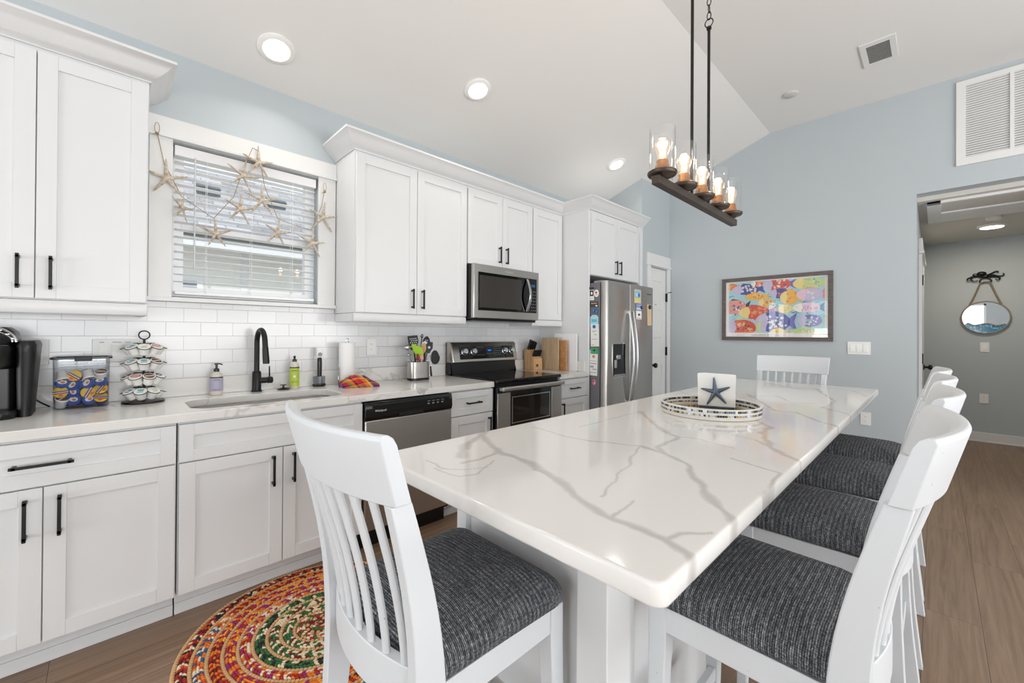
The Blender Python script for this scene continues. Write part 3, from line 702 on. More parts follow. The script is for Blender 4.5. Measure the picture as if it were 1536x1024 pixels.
text('lettering', 'Whirlpool', 0.022, (4.025, FYD-0.0035, 1.685), FACE_NY, M('dark_logo', '#4a4a4d', 0.4), frr)

# things stuck to the refrigerator
def magnet(name, label, cat, plane, a0, a1, z0, z1, mat, th=0.003, shape='rect', tilt=0.0, extra=()):
    """plane 'F' = front door (a along x), 'S' = left side (a along y)"""
    ca, cz = (a0+a1)/2, (z0+z1)/2; ha, hz = (a1-a0)/2, (z1-z0)/2
    def P(a, z, d):
        aa = (a-ca)*math.cos(tilt)-(z-cz)*math.sin(tilt)+ca; zz = (a-ca)*math.sin(tilt)+(z-cz)*math.cos(tilt)+cz
        return (aa, FYD-0.0043-d, zz) if plane == 'F' else (FX0-0.0006-d, aa, zz)
    def shp(c, hh, hv, kind):
        if kind == 'disc': return [(c[0]+hh*math.cos(k*PI/12), c[1]+hv*math.sin(k*PI/12)) for k in range(24)]
        if kind == 'arch': return [(c[0]-hh, c[1]-hv), (c[0]+hh, c[1]-hv), (c[0]+hh, c[1]+hv*0.6), (c[0]+hh*0.5, c[1]+hv), (c[0]-hh*0.5, c[1]+hv), (c[0]-hh, c[1]+hv*0.6)]
        return [(c[0]-hh, c[1]-hv), (c[0]+hh, c[1]-hv), (c[0]+hh, c[1]+hv), (c[0]-hh, c[1]+hv)]
    m = MB(); pl = shp((ca, cz), ha, hz, shape); m.loft([[P(a, z, 0) for a, z in pl], [P(a, z, th) for a, z in pl]])
    mats = [mat]
    for k, (u, v, hu, hv, kind, mt) in enumerate(extra):
        m.mi = k+1; mats.append(mt); pl = shp((ca+u*ha, cz+v*hz), hu*ha, hv*hz, kind)
        m.loft([[P(a, z, th-0.0002) for a, z in pl], [P(a, z, th+0.0004*(1+k)) for a, z in pl]])
    return tag(obj(name, m, mats), label, cat)
CY = lambda n, c, r=0.5: M(n, c, r)
blue, red, dk, teal, pink, green, navy, gry, yel, tan = (CY('magnet_blue', '#2467b0'), CY('magnet_red', '#c03030'), CY('magnet_dark', '#2c2a2a'), CY('magnet_teal', '#6fc4d6'), CY('magnet_pink', '#d8849a'),
    CY('magnet_green', '#4aa878'), CY('magnet_navy', '#1c2c58'), CY('print_grey', '#a9abb2'), CY('print_yellow', '#e2cf6a'), CY('receipt_tan', '#d8bf9c'))
magnet('clip_magnet', 'dark blue clip standing out at the top corner of the fridge side', 'magnet', 'S', 2.262, 2.345, 1.700, 1.712, navy, 0.02)
magnet('photo_magnet', 'white photo magnet with a black figure, top left on the fridge side', 'magnet', 'S', 2.259, 2.309, 1.592, 1.690, PAPER, extra=((0, 0.35, 0.8, 0.55, 'rect', dk), (0, 0.35, 0.4, 0.3, 'disc', PAPER), (0, -0.6, 0.6, 0.05, 'rect', gry)))
magnet('round_magnet', 'round white magnet with a red fish at the top of the fridge side', 'magnet', 'S', 2.207, 2.257, 1.620, 1.690, PAPER, shape='disc', extra=((0.1, 0.2, 0.5, 0.28, 'disc', red), (-0.1, -0.4, 0.5, 0.07, 'rect', red)))
magnet('postcard_magnet', 'small dark postcard magnet on the fridge side', 'magnet', 'S', 2.213, 2.303, 1.525, 1.577, CY('postcard_brown', '#4a443e'), extra=((0, 0.4, 0.7, 0.12, 'rect', tan), (-0.6, -0.5, 0.25, 0.3, 'disc', PAPER)))
magnet('flower_magnet', 'left one of two small round blue magnets on the fridge side', 'magnet', 'S', 2.248, 2.275, 1.478, 1.508, blue, 0.008, 'disc', extra=((0, 0, 0.4, 0.4, 'disc', teal),), tilt=0.3)
magnet('flower_magnet', 'right one of two small round blue magnets on the fridge side', 'magnet', 'S', 2.213, 2.240, 1.468, 1.498, blue, 0.008, 'disc', extra=((0, 0, 0.4, 0.4, 'disc', teal),))
magnet('note_card', 'light blue arched card on the fridge side', 'card', 'S', 2.211, 2.300, 1.355, 1.452, CY('pale_blue_card', '#b5dfe8'), 0.001, 'arch', extra=((0, -0.1, 0.7, 0.3, 'rect', teal),))
magnet('drawing_note', 'white note with small drawings held by a blue magnet on the fridge side', 'note', 'S', 2.203, 2.295, 1.155, 1.365, PAPER, 0.0015, tilt=-0.03, extra=((0.1, 0.38, 0.55, 0.02, 'rect', green), (0.2, 0.25, 0.2, 0.05, 'disc', yel), (-0.2, 0.05, 0.3, 0.03, 'disc', green), (0, -0.35, 0.7, 0.02, 'rect', gry), (0.5, -0.85, 0.3, 0.05, 'disc', yel)))
magnet('round_magnet', 'dark blue round magnet holding the note with drawings', 'magnet', 'S', 2.238, 2.268, 1.325, 1.358, blue, 0.01, 'disc')
magnet('list_note', 'white handwritten list held by the green magnet on the fridge side', 'note', 'S', 2.216, 2.308, 0.880, 1.120, PAPER, 0.0015, tilt=0.03, extra=((0, 0.5, 0.35, 0.12, 'disc', CY('print_orange', '#e08a5a')), (0, 0.15, 0.8, 0.02, 'rect', gry), (0, -0.05, 0.75, 0.04, 'rect', gry), (0.3, -0.3, 0.4, 0.08, 'rect', gry), (-0.3, -0.5, 0.5, 0.04, 'rect', gry), (0, -0.75, 0.8, 0.02, 'rect', gry)))
magnet('turtle_magnet', 'green magnet with a dark turtle shape above the handwritten list', 'magnet', 'S', 2.212, 2.292, 1.085, 1.140, green, 0.004, extra=((0, 0.2, 0.4, 0.3, 'disc', dk),))
magnet('seahorse_magnet', 'small pink bow shaped magnet low on the fridge side', 'magnet', 'S', 2.232, 2.272, 0.790, 0.845, pink, 0.006, 'disc', extra=((0.3, 0.2, 0.3, 0.3, 'disc', red), (-0.3, -0.2, 0.25, 0.3, 'disc', PAPER)))
magnet('picture_magnet', 'blue and yellow beach picture magnet on the right fridge door', 'magnet', 'F', 3.765, 3.898, 1.588, 1.722, CY('cream_border', '#d8cdb8'), 0.002, extra=((0, 0.05, 0.82, 0.78, 'rect', CY('beach_blue', '#8cc0dc')), (0, -0.5, 0.8, 0.26, 'rect', yel), (-0.3, 0.2, 0.25, 0.3, 'disc', CY('beach_light', '#bfe0ea')), (0.35, 0.2, 0.25, 0.3, 'disc', blue)))
magnet('photo_card', 'small blue and white photo card below the beach magnet', 'card', 'F', 3.803, 3.912, 1.512, 1.585, CY('print_violet_blue', '#8a93c4'), 0.002, extra=((0, -0.5, 0.95, 0.3, 'rect', CY('beach_light', '#bfe0ea')), (0, 0.4, 0.7, 0.15, 'rect', gry)))
magnet('round_magnet', 'black round magnet on the blue and white photo card', 'magnet', 'F', 3.888, 3.915, 1.528, 1.562, navy, 0.01, 'disc')
magnet('animal_card', 'small white card with a brown animal on the right fridge door', 'card', 'F', 3.803, 3.912, 1.425, 1.508, PAPER, 0.002, extra=((0.05, 0.1, 0.45, 0.3, 'disc', CY('animal_brown', '#6a4a40')), (0, -0.75, 0.7, 0.1, 'rect', gry)))
rc = magnet('paper_receipt', 'curled tan paper strip hanging on the right fridge door', 'paper', 'F', 4.03, 4.125, 1.365, 1.585, tan, 0.0015, tilt=0.05)
magnet('round_magnet', 'dark round magnet holding the tan paper strip', 'magnet', 'F', 4.055, 4.10, 1.535, 1.58, dk, 0.012, 'disc')

# ------------------------------------------------------------------ island
VEINS += [
    ([(0.732, 0.960), (0.835, 1.063), (0.950, 1.119), (1.062, 1.179)], 0.0160),
    ([(0.950, 1.119), (0.884, 0.995), (0.845, 0.918)], 0.0180),
    ([(0.695, 0.911), (0.762, 0.906), (0.845, 0.918)], 0.0070),
    ([(0.845, 0.918), (0.943, 1.126)], 0.0100),
    ([(0.845, 0.918), (0.846, 0.785), (0.794, 0.678), (0.781, 0.620), (0.741, 0.547), (0.711, 0.476), (0.700, 0.439), (0.693, 0.390), (0.694, 0.325), (0.679, 0.285), (0.650, 0.254)], 0.0130),
    ([(0.696, 0.321), (0.740, 0.318), (0.790, 0.284)], 0.0060),
    ([(0.701, 0.440), (0.746, 0.444), (0.806, 0.451)], 0.0040),
    ([(0.811, 0.739), (0.779, 0.622)], 0.0080),
    ([(1.227, 0.664), (1.200, 0.567), (1.131, 0.468), (1.000, 0.384), (0.918, 0.325), (0.880, 0.278), (0.824, 0.251)], 0.0130),
    ([(1.767, 0.957), (1.557, 0.785), (1.456, 0.683), (1.428, 0.629), (1.321, 0.620), (1.247, 0.613), (1.200, 0.567)], 0.0140),
    ([(1.428, 0.629), (1.447, 0.561), (1.414, 0.446)], 0.0050),
    ([(1.961, 0.553), (1.943, 0.516), (1.836, 0.447), (1.713, 0.444), (1.570, 0.387), (1.495, 0.359), (1.447, 0.316), (1.413, 0.268)], 0.0140),
    ([(1.595, 0.503), (1.577, 0.428), (1.495, 0.359)], 0.0050),
    ([(1.299, 0.410), (1.262, 0.322), (1.251, 0.285), (1.155, 0.273), (1.043, 0.266)], 0.0070),
    ([(2.738, 1.286), (2.520, 1.057)], 0.0050),
    ([(2.699, 0.751), (2.809, 0.652), (2.598, 0.527), (2.666, 0.437)], 0.0070),
    ([(3.539, 0.887), (3.320, 0.674), (3.399, 0.558), (2.821, 0.383), (2.526, 0.388), (2.469, 0.323), (2.382, 0.264)], 0.0110),
    ([(2.797, 0.808), (2.259, 0.530), (2.294, 0.452), (2.147, 0.364), (2.047, 0.267)], 0.0090),
    ([(2.259, 0.530), (2.346, 0.647)], 0.0050),
    ([(3.578, 0.587), (3.459, 0.374), (3.214, 0.286)], 0.0070),
    ([(0.645, 0.998), (0.639, 0.909), (0.677, 0.859), (0.736, 0.833)], 0.0040),
    ([(0.623, 0.917), (0.630, 0.826), (0.670, 0.809), (0.781, 0.871)], 0.0040),
    ([(1.172, 1.078), (1.143, 0.894), (1.158, 0.795), (1.227, 0.664)], 0.0060),
    ([(1.304, 0.956), (1.443, 0.959), (1.767, 0.957)], 0.0040),
    ([(0.776, 0.514), (1.003, 0.581), (1.227, 0.664)], 0.0040),
]
IX0, IX1, IY0, IY1 = 0.562, 3.70, 0.268, 1.15
isl = thing('kitchen_island', 'large white kitchen island with a veined white quartz top', 'island', (2.1, 0.85, 0))
def island_slab():
    from mathutils import noise as NZ
    st = 0.0042; nx = int((IX1-IX0)/st); ny = int((IY1-IY0)/st); r = 0.022
    cx, cy = (IX0+IX1)/2, (IY0+IY1)/2; hx, hy = (IX1-IX0)/2, (IY1-IY0)/2
    def clampc(x, y, ins):
        a, b, rr = hx-ins, hy-ins, r-ins*0.5; dx, dy = abs(x)-(a-rr), abs(y)-(b-rr)
        if dx > 0 and dy > 0:
            l = math.hypot(dx, dy)
            if l > rr: dx *= rr/l; dy *= rr/l
            x = math.copysign(a-rr+dx, x); y = math.copysign(b-rr+dy, y)
        return x+cx, y+cy
    V = []; F = []; INS = 0.006
    for j in range(ny+1):
        for i in range(nx+1):
            x, y = clampc((-1+2*i/nx)*(hx-INS), (-1+2*j/ny)*(hy-INS), INS); V.append((x, y, 0.914))
    for j in range(ny):
        for i in range(nx):
            a = j*(nx+1)+i; F.append((a, a+1, a+nx+2, a+nx+1))
    per = [(i, 0) for i in range(nx)] + [(nx, j) for j in range(ny)] + [(i, ny) for i in range(nx, 0, -1)] + [(0, j) for j in range(ny, 0, -1)]
    prev = [j*(nx+1)+i for i, j in per]
    for ins, z in ((0.003, 0.9132), (0.001, 0.9112), (0.0, 0.908), (0.0, 0.895), (0.0, 0.882), (0.0015, 0.878), (0.005, 0.876)):
        cur = []
        for i, j in per:
            x, y = clampc((-1+2*i/nx)*(hx-ins), (-1+2*j/ny)*(hy-ins), ins); cur.append(len(V)); V.append((x, y, z))
        n = len(cur)
        for k in range(n): F.append((prev[k], cur[k], cur[(k+1) % n], prev[(k+1) % n]))
        prev = cur
    F.append(prev)
    me = bpy.data.meshes.new('island_top'); ox = isl.location
    me.from_pydata([(a-ox.x, b-ox.y, c-ox.z) for a, b, c in V], [], F); me.update()
    segs = []
    for pts, wd in VEINS:
        for a, b in zip(pts, pts[1:]): segs.append((a[0], a[1], b[0], b[1], wd))
    cell = {}; cs = 0.1
    for q in segs:
        m_ = q[4]+0.05
        for gx in range(int((min(q[0], q[2])-m_)//cs), int((max(q[0], q[2])+m_)//cs)+1):
            for gy in range(int((min(q[1], q[3])-m_)//cs), int((max(q[1], q[3])+m_)//cs)+1): cell.setdefault((gx, gy), []).append(q)
    at = me.attributes.new('vein', 'FLOAT', 'POINT'); vals = []
    for x, y, z in V:
        L = cell.get((int(x//cs), int(y//cs))); v = 0.0
        if L:
            d = NZ.noise_vector((x*13, y*13, z*5)); e = NZ.noise_vector((x*45, y*45, z*20)); wq = 0.75+0.9*abs(NZ.noise((x*9, y*9, 3.1)))*1.6
            px, py = x+d.x*0.011+e.x*0.0035, y+d.y*0.011+e.y*0.0035
            for ax, ay, bx, by, wd in L:
                ux, uy = bx-ax, by-ay; h = max(0, min(1, ((px-ax)*ux+(py-ay)*uy)/(ux*ux+uy*uy))); dd = math.hypot(px-ax-ux*h, py-ay-uy*h)
                k = 1-dd/(wd*wq)
                if k > v: v = k
        vals.append(v)
    at.data.foreach_set('value', vals); me.materials.append(mk_island_quartz())
    me.shade_smooth(); me.set_sharp_from_angle(angle=math.radians(60))
    o = bpy.data.objects.new('island_top', me); COL.objects.link(o); o.parent = isl
island_slab()
BX0, BX1, BY0, BY1 = 0.862, 3.345, 0.56, 1.118
m = MB(); m.box(BX0, BX1, BY0+0.05, BY1, 0.0, 0.8755); obj('carcass', m, WHITE, isl)
m = MB(); m.box(BX0-0.018, BX0+0.03, BY1-0.045, BY1+0.003, 0.0, 0.8755); obj('corner_post', m, WHITE, isl, bevel=0.002)
m = MB(); m.box(BX0-0.030, BX0+0.075, BY0-0.03, BY0+0.058, 0.0, 0.8755); m.box(BX0-0.022, BX0+0.12, BY0-0.016, BY0+0.05, 0.0, 0.8755); obj('corner_post', m, WHITE, isl, bevel=0.003)
m = MB(); m.box(BX0-0.012, BX0, BY0+0.058, BY1-0.045, 0.0, 0.10); obj('base_rail', m, WHITE, isl, bevel=0.002)
for x in (1.72, 2.58):
    m = MB(); m.box(x, x+0.10, BY0-0.016, BY0+0.05, 0.0, 0.8755); obj('support_post', m, WHITE, isl, bevel=0.003)
m = MB(); m.box(BX1-0.10, BX1+0.01, BY0-0.03, BY0+0.05, 0, 0.8755); obj('corner_post', m, WHITE, isl, bevel=0.003)

# ------------------------------------------------------------------ stools
def yp(z):   # side profile of the rear posts (centre line)
    pts = [(0, -0.235), (0.25, -0.203), (0.50, -0.185), (0.64, -0.186), (0.78, -0.205), (0.92, -0.240), (1.105, -0.292)]
    for (z0, y0), (z1, y1) in zip(pts, pts[1:]):
        if z <= z1:
            return y0+(y1-y0)*(z-z0)/(z1-z0)
    return pts[-1][1]
def yps(z): return sum(yp(min(1.105, max(0, z+d)))*w for d, w in ((-0.06, .2), (-0.03, .2), (0, .2), (0.03, .2), (0.06, .2))) if 0.07 < z < 1.04 else yp(z)
def bow(x, hw=0.222, b=0.045): return -b*(1-min(1, (x/hw)**2))
def make_stool(label):
    t = thing('counter_stool', label, 'stool', group='counter stools round the island')
    def O(name, m, mat, parent=t, **kw): return obj(name, m, mat, parent, local=True, **kw)
    # cushion
    m = MB(); loops = []
    def lp(ins, z):
        out = []
        for a, b in rrect(-0.222+ins, 0.222-ins, -0.192+ins, 0.215-ins, max(0.004, 0.05-ins*0.35), 6):
            k = 1.0-0.07*(0.215-b)/0.4; out.append((a*k, b, z))
        return out
    for ins, z in ((0.012, 0.600), (0.002, 0.607), (-0.003, 0.618), (-0.002, 0.632), (0.005, 0.645), (0.016, 0.656), (0.034, 0.666), (0.062, 0.676), (0.10, 0.684), (0.145, 0.689), (0.18, 0.691)): loops.append(lp(ins, z))
    m.loft(loops); O('seat_cushion', m, TWEED, angle=70)
    m = MB()
    m.box(-0.185, 0.185, 0.172, 0.192, 0.535, 0.598)
    for s in (-1, 1): m.loft([[(s*(0.203+k), y, z) for k, z in ((0, 0.535), (0, 0.598), (-0.02, 0.598), (-0.02, 0.535))] for y, s_ in ((-0.165, 0), (0.175, 0))])
    O('seat_frame', m, STOOLW, bevel=0.002)
    for s in (-1, 1):
        m = MB(); m.loft([[(s*0.186+dx*h+s*ox, 0.186+dy*h+oy, z) for dx, dy in ((-1, -1), (1, -1), (1, 1), (-1, 1))] for z, h, ox, oy in ((0, 0.015, 0.012, 0.012), (0.3, 0.019, 0.006, 0.006), (0.50, 0.0225, 0, 0), (0.598, 0.0225, 0, 0))])
        O('leg', m, STOOLW, bevel=0.003)
        m = MB(); L = []; N = 22
        for k in range(N+1):
            z = 0.978*k/N; y = yps(z); hy = 0.017+0.015*min(1, z/0.5) if z < 0.62 else 0.032-0.012*(z-0.62)/0.36
            x = s*(0.203 + 0.012*(1-min(1, z/0.5)) + (0.012*(z-0.6)/0.4 if z > 0.6 else 0)); L.append([(x+a*0.0155, y+b*hy, z) for a, b in ((-1, -1), (1, -1), (1, 1), (-1, 1))])
        m.loft(L); O('back_post', m, STOOLW, bevel=0.003, angle=50)
    # curved top rail
    m = MB(); L = []
    for k in range(25):
        x = -0.236+0.472*k/24; b = bow(x, 0.236)
        cs = []
        for z, o in ((0.979, 0.016), (1.04, 0.015), (1.085, 0.014), (1.098, 0.010), (1.105, 0.002), (1.1045, -0.008), (1.096, -0.014), (1.04, -0.015), (0.979, -0.016)):
            cs.append((x*(1+0.10*(z-0.979)/0.126*0.3), yps(min(z, 1.039)) + (yp(z)-yp(min(z, 1.039))) + b + o, z))
        L.append(cs)
    m.loft(L); O('top_rail', m, STOOLW, bevel=0.002, angle=50)
    m = MB(); L = []
    for k in range(17):
        x = -0.19+0.38*k/16; b = bow(x, 0.19, 0.036); L.append([(x, yps(0.63)+b+o, z) for z, o in ((0.555, -0.012), (0.555, 0.012), (0.640, 0.012), (0.640, -0.012))])
    m.loft(L); O('lower_rail', m, STOOLW, bevel=0.002, angle=50)
    for k in range(7):
        x0 = -0.150+0.30*k/6; m = MB(); L = []
        for q in range(9):
            u = q/8; z = 0.632+u*(0.985-0.632); x = x0*(1+0.10*u); y = yps(z) + bow(x0, 0.19, 0.036)*(1-u) + bow(x, 0.236)*u
            L.append([(x+0.0105*math.cos(a*PI/5), y+0.0075*math.sin(a*PI/5), z) for a in range(10)])
        m.loft(L); O('spindle', m, STOOLW)
    for s in (-1, 1):
        m = MB(); m.obox((s*0.2, -0.012, 0.30), ((0, 1, 0), (1, 0, 0), (0, 0, 1)), (0.185, 0.009, 0.017)); O('stretcher', m, STOOLW, bevel=0.002)
    m = MB(); m.box(-0.175, 0.175, 0.180, 0.202, 0.19, 0.228); O('footrest', m, STOOLW, bevel=0.003)
    m = MB(); m.box(-0.19, 0.19, -0.212, -0.194, 0.30, 0.335); O('stretcher', m, STOOLW, bevel=0.002)
    return t
st0 = make_stool('white slat-back stool at the near short end of the island, closest to the sink')
st0.location = (0.617, 0.862, 0); st0.rotation_euler = (0, 0, -PI/2)
for x, y, rz, lab in ((1.195, 0.300, 0.0, 'nearest white stool in the row along the right side of the island'),
                      (1.835, 0.285, 0.0, 'second nearest white stool in the row along the right side of the island'),
                      (2.455, 0.285, 0.0, 'third white stool from the camera along the right side of the island'),
                      (3.035, 0.290, 0.0, 'farthest white stool in the row along the right side of the island'),
                      (3.60, 0.800, PI/2, 'white slat-back stool at the far end of the island under the fish picture')):
    c = copy_tree(st0); c['label'] = lab; c.location = (x, y, 0); c.rotation_euler = (0, 0, rz)

# ------------------------------------------------------------------ braided rug
def make_rug(cx, cy, R):
    pal = {'jute': '#c9a173', 'orange': '#e07a26', 'red': '#a82a20', 'darkred': '#6f1a1c', 'green': '#35683a', 'cream': '#e6d3b4', 'black': '#25262a', 'magenta': '#9a2a66', 'blue': '#2c5a86', 'yellow': '#e8a53a', 'rust': '#c8501f'}
    names = list(pal); mats = [M('braid_'+n, pal[n], 0.95, bump=0.3, bscale=900) for n in names]
    ix = {n: i for i, n in enumerate(names)}
    bands = [(0.10, ['green', 'jute', 'cream', 'red']), (0.20, ['green', 'cream', 'darkred', 'cream', 'green']), (0.27, ['green', 'cream', 'black', 'green']), (0.335, ['magenta', 'orange', 'red', 'cream']), (0.40, ['orange', 'yellow', 'magenta', 'red']),
             (0.45, ['darkred', 'orange', 'red', 'orange']), (0.49, ['orange', 'cream', 'blue', 'rust']), (9, ['red', 'cream', 'black', 'rust', 'darkred'])]
    rnd = random.Random(3); m = MB()
    def blob(px, py, ang, ln, wd, h, mat):
        m.mi = mat; c, s = math.cos(ang), math.sin(ang); L = []
        for u, k in ((-1, 0.25), (-0.6, 0.85), (0, 1.0), (0.6, 0.85), (1, 0.25)):
            row = []
            for a in range(7):
                th = PI*a/6; lx, ly, lz = u*ln, math.cos(th)*wd*k, 0.001+math.sin(th)*h*k
                row.append((px+lx*c-ly*s, py+lx*s+ly*c, lz))
            L.append(row)
        m.loft(L, False, False, closed=False)
    pitch = 0.050; th = 0.6
    while True:
        r = pitch*th/(2*PI)
        if r > R: break
        ds = 0.0135; sq = 1.0
        cols = next(c for lim, c in bands if r < lim*R/0.53)
        for row in (0, 1, 2):
            rr = r + (-0.011, 0.0, 0.011)[row] if r > 0.02 else r
            k = rnd.choice(cols) if rnd.random() < 0.55 else cols[int(th*r/0.03) % len(cols)]
            t2 = th + row*0.3*ds/max(r, 0.01)
            blob(cx+rr*math.cos(t2), cy+rr*math.sin(t2)*sq, t2+PI/2+(0.55 if row == 0 else -0.55 if row == 2 else 0.1), 0.0105, 0.0058, 0.0085, ix[k])
        rj = r+0.0255
        blob(cx+rj*math.cos(th), cy+rj*math.sin(th), th+PI/2, 0.009, 0.0085, 0.0088, ix['jute'])
        th += ds/max(r, 0.012)
    m.mi = ix['darkred']; m.loft([[(cx+(R+0.008)*math.cos(a*PI/36), cy+(R+0.008)*math.sin(a*PI/36), z) for a in range(72)] for z in (0.0006, 0.003)])
    o = obj('round_rug', m, mats, loc=(cx, cy, 0), angle=80); return tag(o, 'round multicoloured braided jute rug on the floor in front of the sink', 'rug')
make_rug(0.675, 1.880, 0.492)

# ------------------------------------------------------------------ chandelier
CHY = 0.70
ch = thing('linear_chandelier', 'dark bronze five-light bar chandelier with clear glass cylinders over the island', 'chandelier', (1.80, CHY, 1.80))
m = MB(); m.box(1.395, 2.215, CHY-0.015, CHY+0.015, 1.808, 1.838); obj('bar', m, BRONZE, ch, bevel=0.002)
BULB = glassy('bulb_glass', '#fff0d8', 1.4); FIL = emit('filament_glow', '#ffc98a', 26)
def mk_bulbglow():
    t = NT('warm_bulb_glass'); e = t.n('ShaderNodeEmission', I={'Color': (1, 0.72, 0.42, 1), 'Strength': 1.3}); tr = t.n('ShaderNodeBsdfTransparent')
    gl = t.n('ShaderNodeBsdfGlossy', I={'Roughness': 0.02}); lw = t.n('ShaderNodeLayerWeight', I={'Blend': 0.5}); fr = t.math('MULTIPLY_ADD', t.math('POWER', lw.outputs['Facing'], 4.0), 0.6, 0.04)
    a = t.n('ShaderNodeMixShader', I={0: 0.30, 1: tr.outputs[0], 2: e.outputs[0]}); b = t.n('ShaderNodeMixShader', I={0: fr, 1: a.outputs[0], 2: gl.outputs[0]}); t.l(b.outputs[0], t.out.inputs[0]); return t.m
BG = mk_bulbglow(); SOCK = M('glow_toned_bronze', '#97683a', 0.4, 0.5)  # orange bulb glow is put into the socket's bronze colour
for x in (1.447, 1.632, 1.812, 1.995, 2.168):
    m = MB(); m.lathe([(0.012, 1.838), (0.024, 1.840), (0.030, 1.846), (0.048, 1.850), (0.052, 1.856), (0.052, 1.862), (0.046, 1.866), (0.010, 1.868)], (x, CHY, 0), 28); hd = obj('shade_holder', m, BRONZE, ch)
    m = MB(); m.lathe([(0.023, 1.866), (0.025, 1.870), (0.025, 1.885), (0.023, 1.888), (0.023, 1.902), (0.020, 1.906)], (x, CHY, 0), 22); obj('socket', m, SOCK, hd)
    m = MB(); m.lathe([(0.0455, 1.866), (0.0455, 2.020), (0.0435, 2.022), (0.0435, 1.867)], (x, CHY, 0), 36, cap=False); obj('glass_shade', m, GLASS, hd)
    m = MB(); m.lathe([(0.013, 1.905), (0.015, 1.915), (0.026, 1.945), (0.0275, 1.957), (0.024, 1.972), (0.014, 1.982), (0.003, 1.985)], (x, CHY, 0), 22); bb = obj('bulb', m, BG, hd)
    m = MB()
    for k in range(5):
        a = k*2*PI/5; m.tube([(x+0.004*math.cos(a), CHY+0.004*math.sin(a), 1.915), (x+0.012*math.cos(a), CHY+0.012*math.sin(a), 1.965)], 0.0014, 5)
    obj('filament', m, FIL, bb)
    l = bpy.data.lights.new('bulb_light', 'POINT'); l.energy = 1.6; l.color = (1, 0.70, 0.42); l.shadow_soft_size = 0.02
    lo = bpy.data.objects.new('bulb_light', l); COL.objects.link(lo); lo.location = (x, CHY, 2.0)
for x, zt in ((1.708, 2.70), (1.885, 2.625)):
    m = MB(); m.tube([(x, CHY, 1.838), (x, CHY, zt)], 0.0062, 10); m.lathe([(0.010, zt-0.012), (0.011, zt-0.004), (0.008, zt)], (x, CHY, 0), 12); obj('rod', m, BLACK, ch)
    m = MB(); z = zt
    m.tube([(x, CHY+0.017*math.cos(a*PI/10), z+0.017+0.018*math.sin(a*PI/10)) for a in range(20)], 0.0024, 6, closed=True)
    z += 0.030; k = 0
    while z < ZC1-0.03:
        pts = []
        for a in range(16):
            u = 0.008*math.cos(a*PI/8); v = 0.018*math.sin(a*PI/8); pts.append((x+(u if k % 2 else 0), CHY+(0 if k % 2 else u), z+0.018+v))
        m2 = MB(); m2.tube(pts, 0.0021, 6, closed=True); m.merge(m2.bm); z += 0.031; k += 1
    obj('chain', m, BLACK, ch)
m = MB(); m.lathe([(0.065, ZC1-0.022), (0.065, ZC1-0.004), (0.07, ZC1-0.0005)], (1.80, CHY, 0), 32); m.box(1.70, 1.90, CHY-0.03, CHY+0.03, ZC1-0.035, ZC1-0.018); obj('canopy', m, BLACK, ch)

# ------------------------------------------------------------------ ceiling fittings
SL = math.atan((ZC1-ZC0)/(YW-YCR))
LENS = emit('lamp_lens', '#fff7ea', 9.0)
def downlight(x, y, lab, flat=False, z=None, power=3.2, col=(1, 0.95, 0.87), k=1.0):
    zc = z if z is not None else zceil(y)
    t = thing('recessed_light', lab, 'ceiling light', (x, y, zc), group=None)
    if not flat: t.rotation_euler = (-SL, 0, 0)
    m = MB(); m.lathe([(0.098*k, -0.001), (0.098*k, -0.006), (0.090*k, -0.012), (0.070*k, -0.014), (0.066*k, -0.008), (0.066*k, -0.001)], n=40, cap=False); obj('trim_ring', m, M('lamp_trim', '#efeeec', 0.4), t, local=True)
    m = MB(); m.lathe([(0.067*k, -0.009), (0.067*k, -0.0075)], n=40); obj('lens', m, LENS, t, local=True)
    o = area('recessed_lamp', (x, y - (0 if flat else 0.006), zc-0.03), (0 if flat else -SL, 0, 0), 0.13*k, 0.13, power, col, 'DISK')
    o.data.spread = math.radians(150)
downlight(0.686, 2.650, 'round recessed ceiling light nearest the camera, above the sink window')
downlight(1.89, 2.30, 'round recessed ceiling light in the middle, above the two-door cabinet')
downlight(3.731, 2.30, 'small round recessed ceiling light farthest away, near the refrigerator')
m = MB(); m.lathe([(0.058, ZC1-0.0005), (0.058, ZC1-0.008), (0.050, ZC1-0.014), (0.002, ZC1-0.014)], (4.283, 0.896, 0), 36); tag(obj('ceiling_disc_cover', m, M('disc_grey', '#cfcecb', 0.5)), 'small round white detector cover on the flat ceiling', 'detector')
va = thing('ceiling_vent', 'square white ceiling air vent with angled louvres', 'vent', (4.10, 0.30, ZC1))
m = MB(); m.ring_plate([(3.92, 0.20), (4.28, 0.20), (4.28, 0.40), (3.92, 0.40)], [(3.97, 0.235), (4.235, 0.235), (4.235, 0.365), (3.97, 0.365)], ZC1-0.010, ZC1-0.0005); obj('frame', m, TRIM, va, bevel=0.002)
m = MB()
for k in range(15): m.obox((3.978+k*0.0178, 0.30, ZC1-0.007), ((0, 1, 0), (1, 0, 0.6), (-0.6, 0, 1)), (0.066, 0.0050, 0.0008))
obj('louvres', m, TRIM, va, smooth=False)
m = MB(); m.box(3.97, 4.235, 0.235, 0.365, ZC1-0.0012, ZC1-0.0005); obj('backing', m, M('duct_dark', '#3c3c3d', 0.8), va)

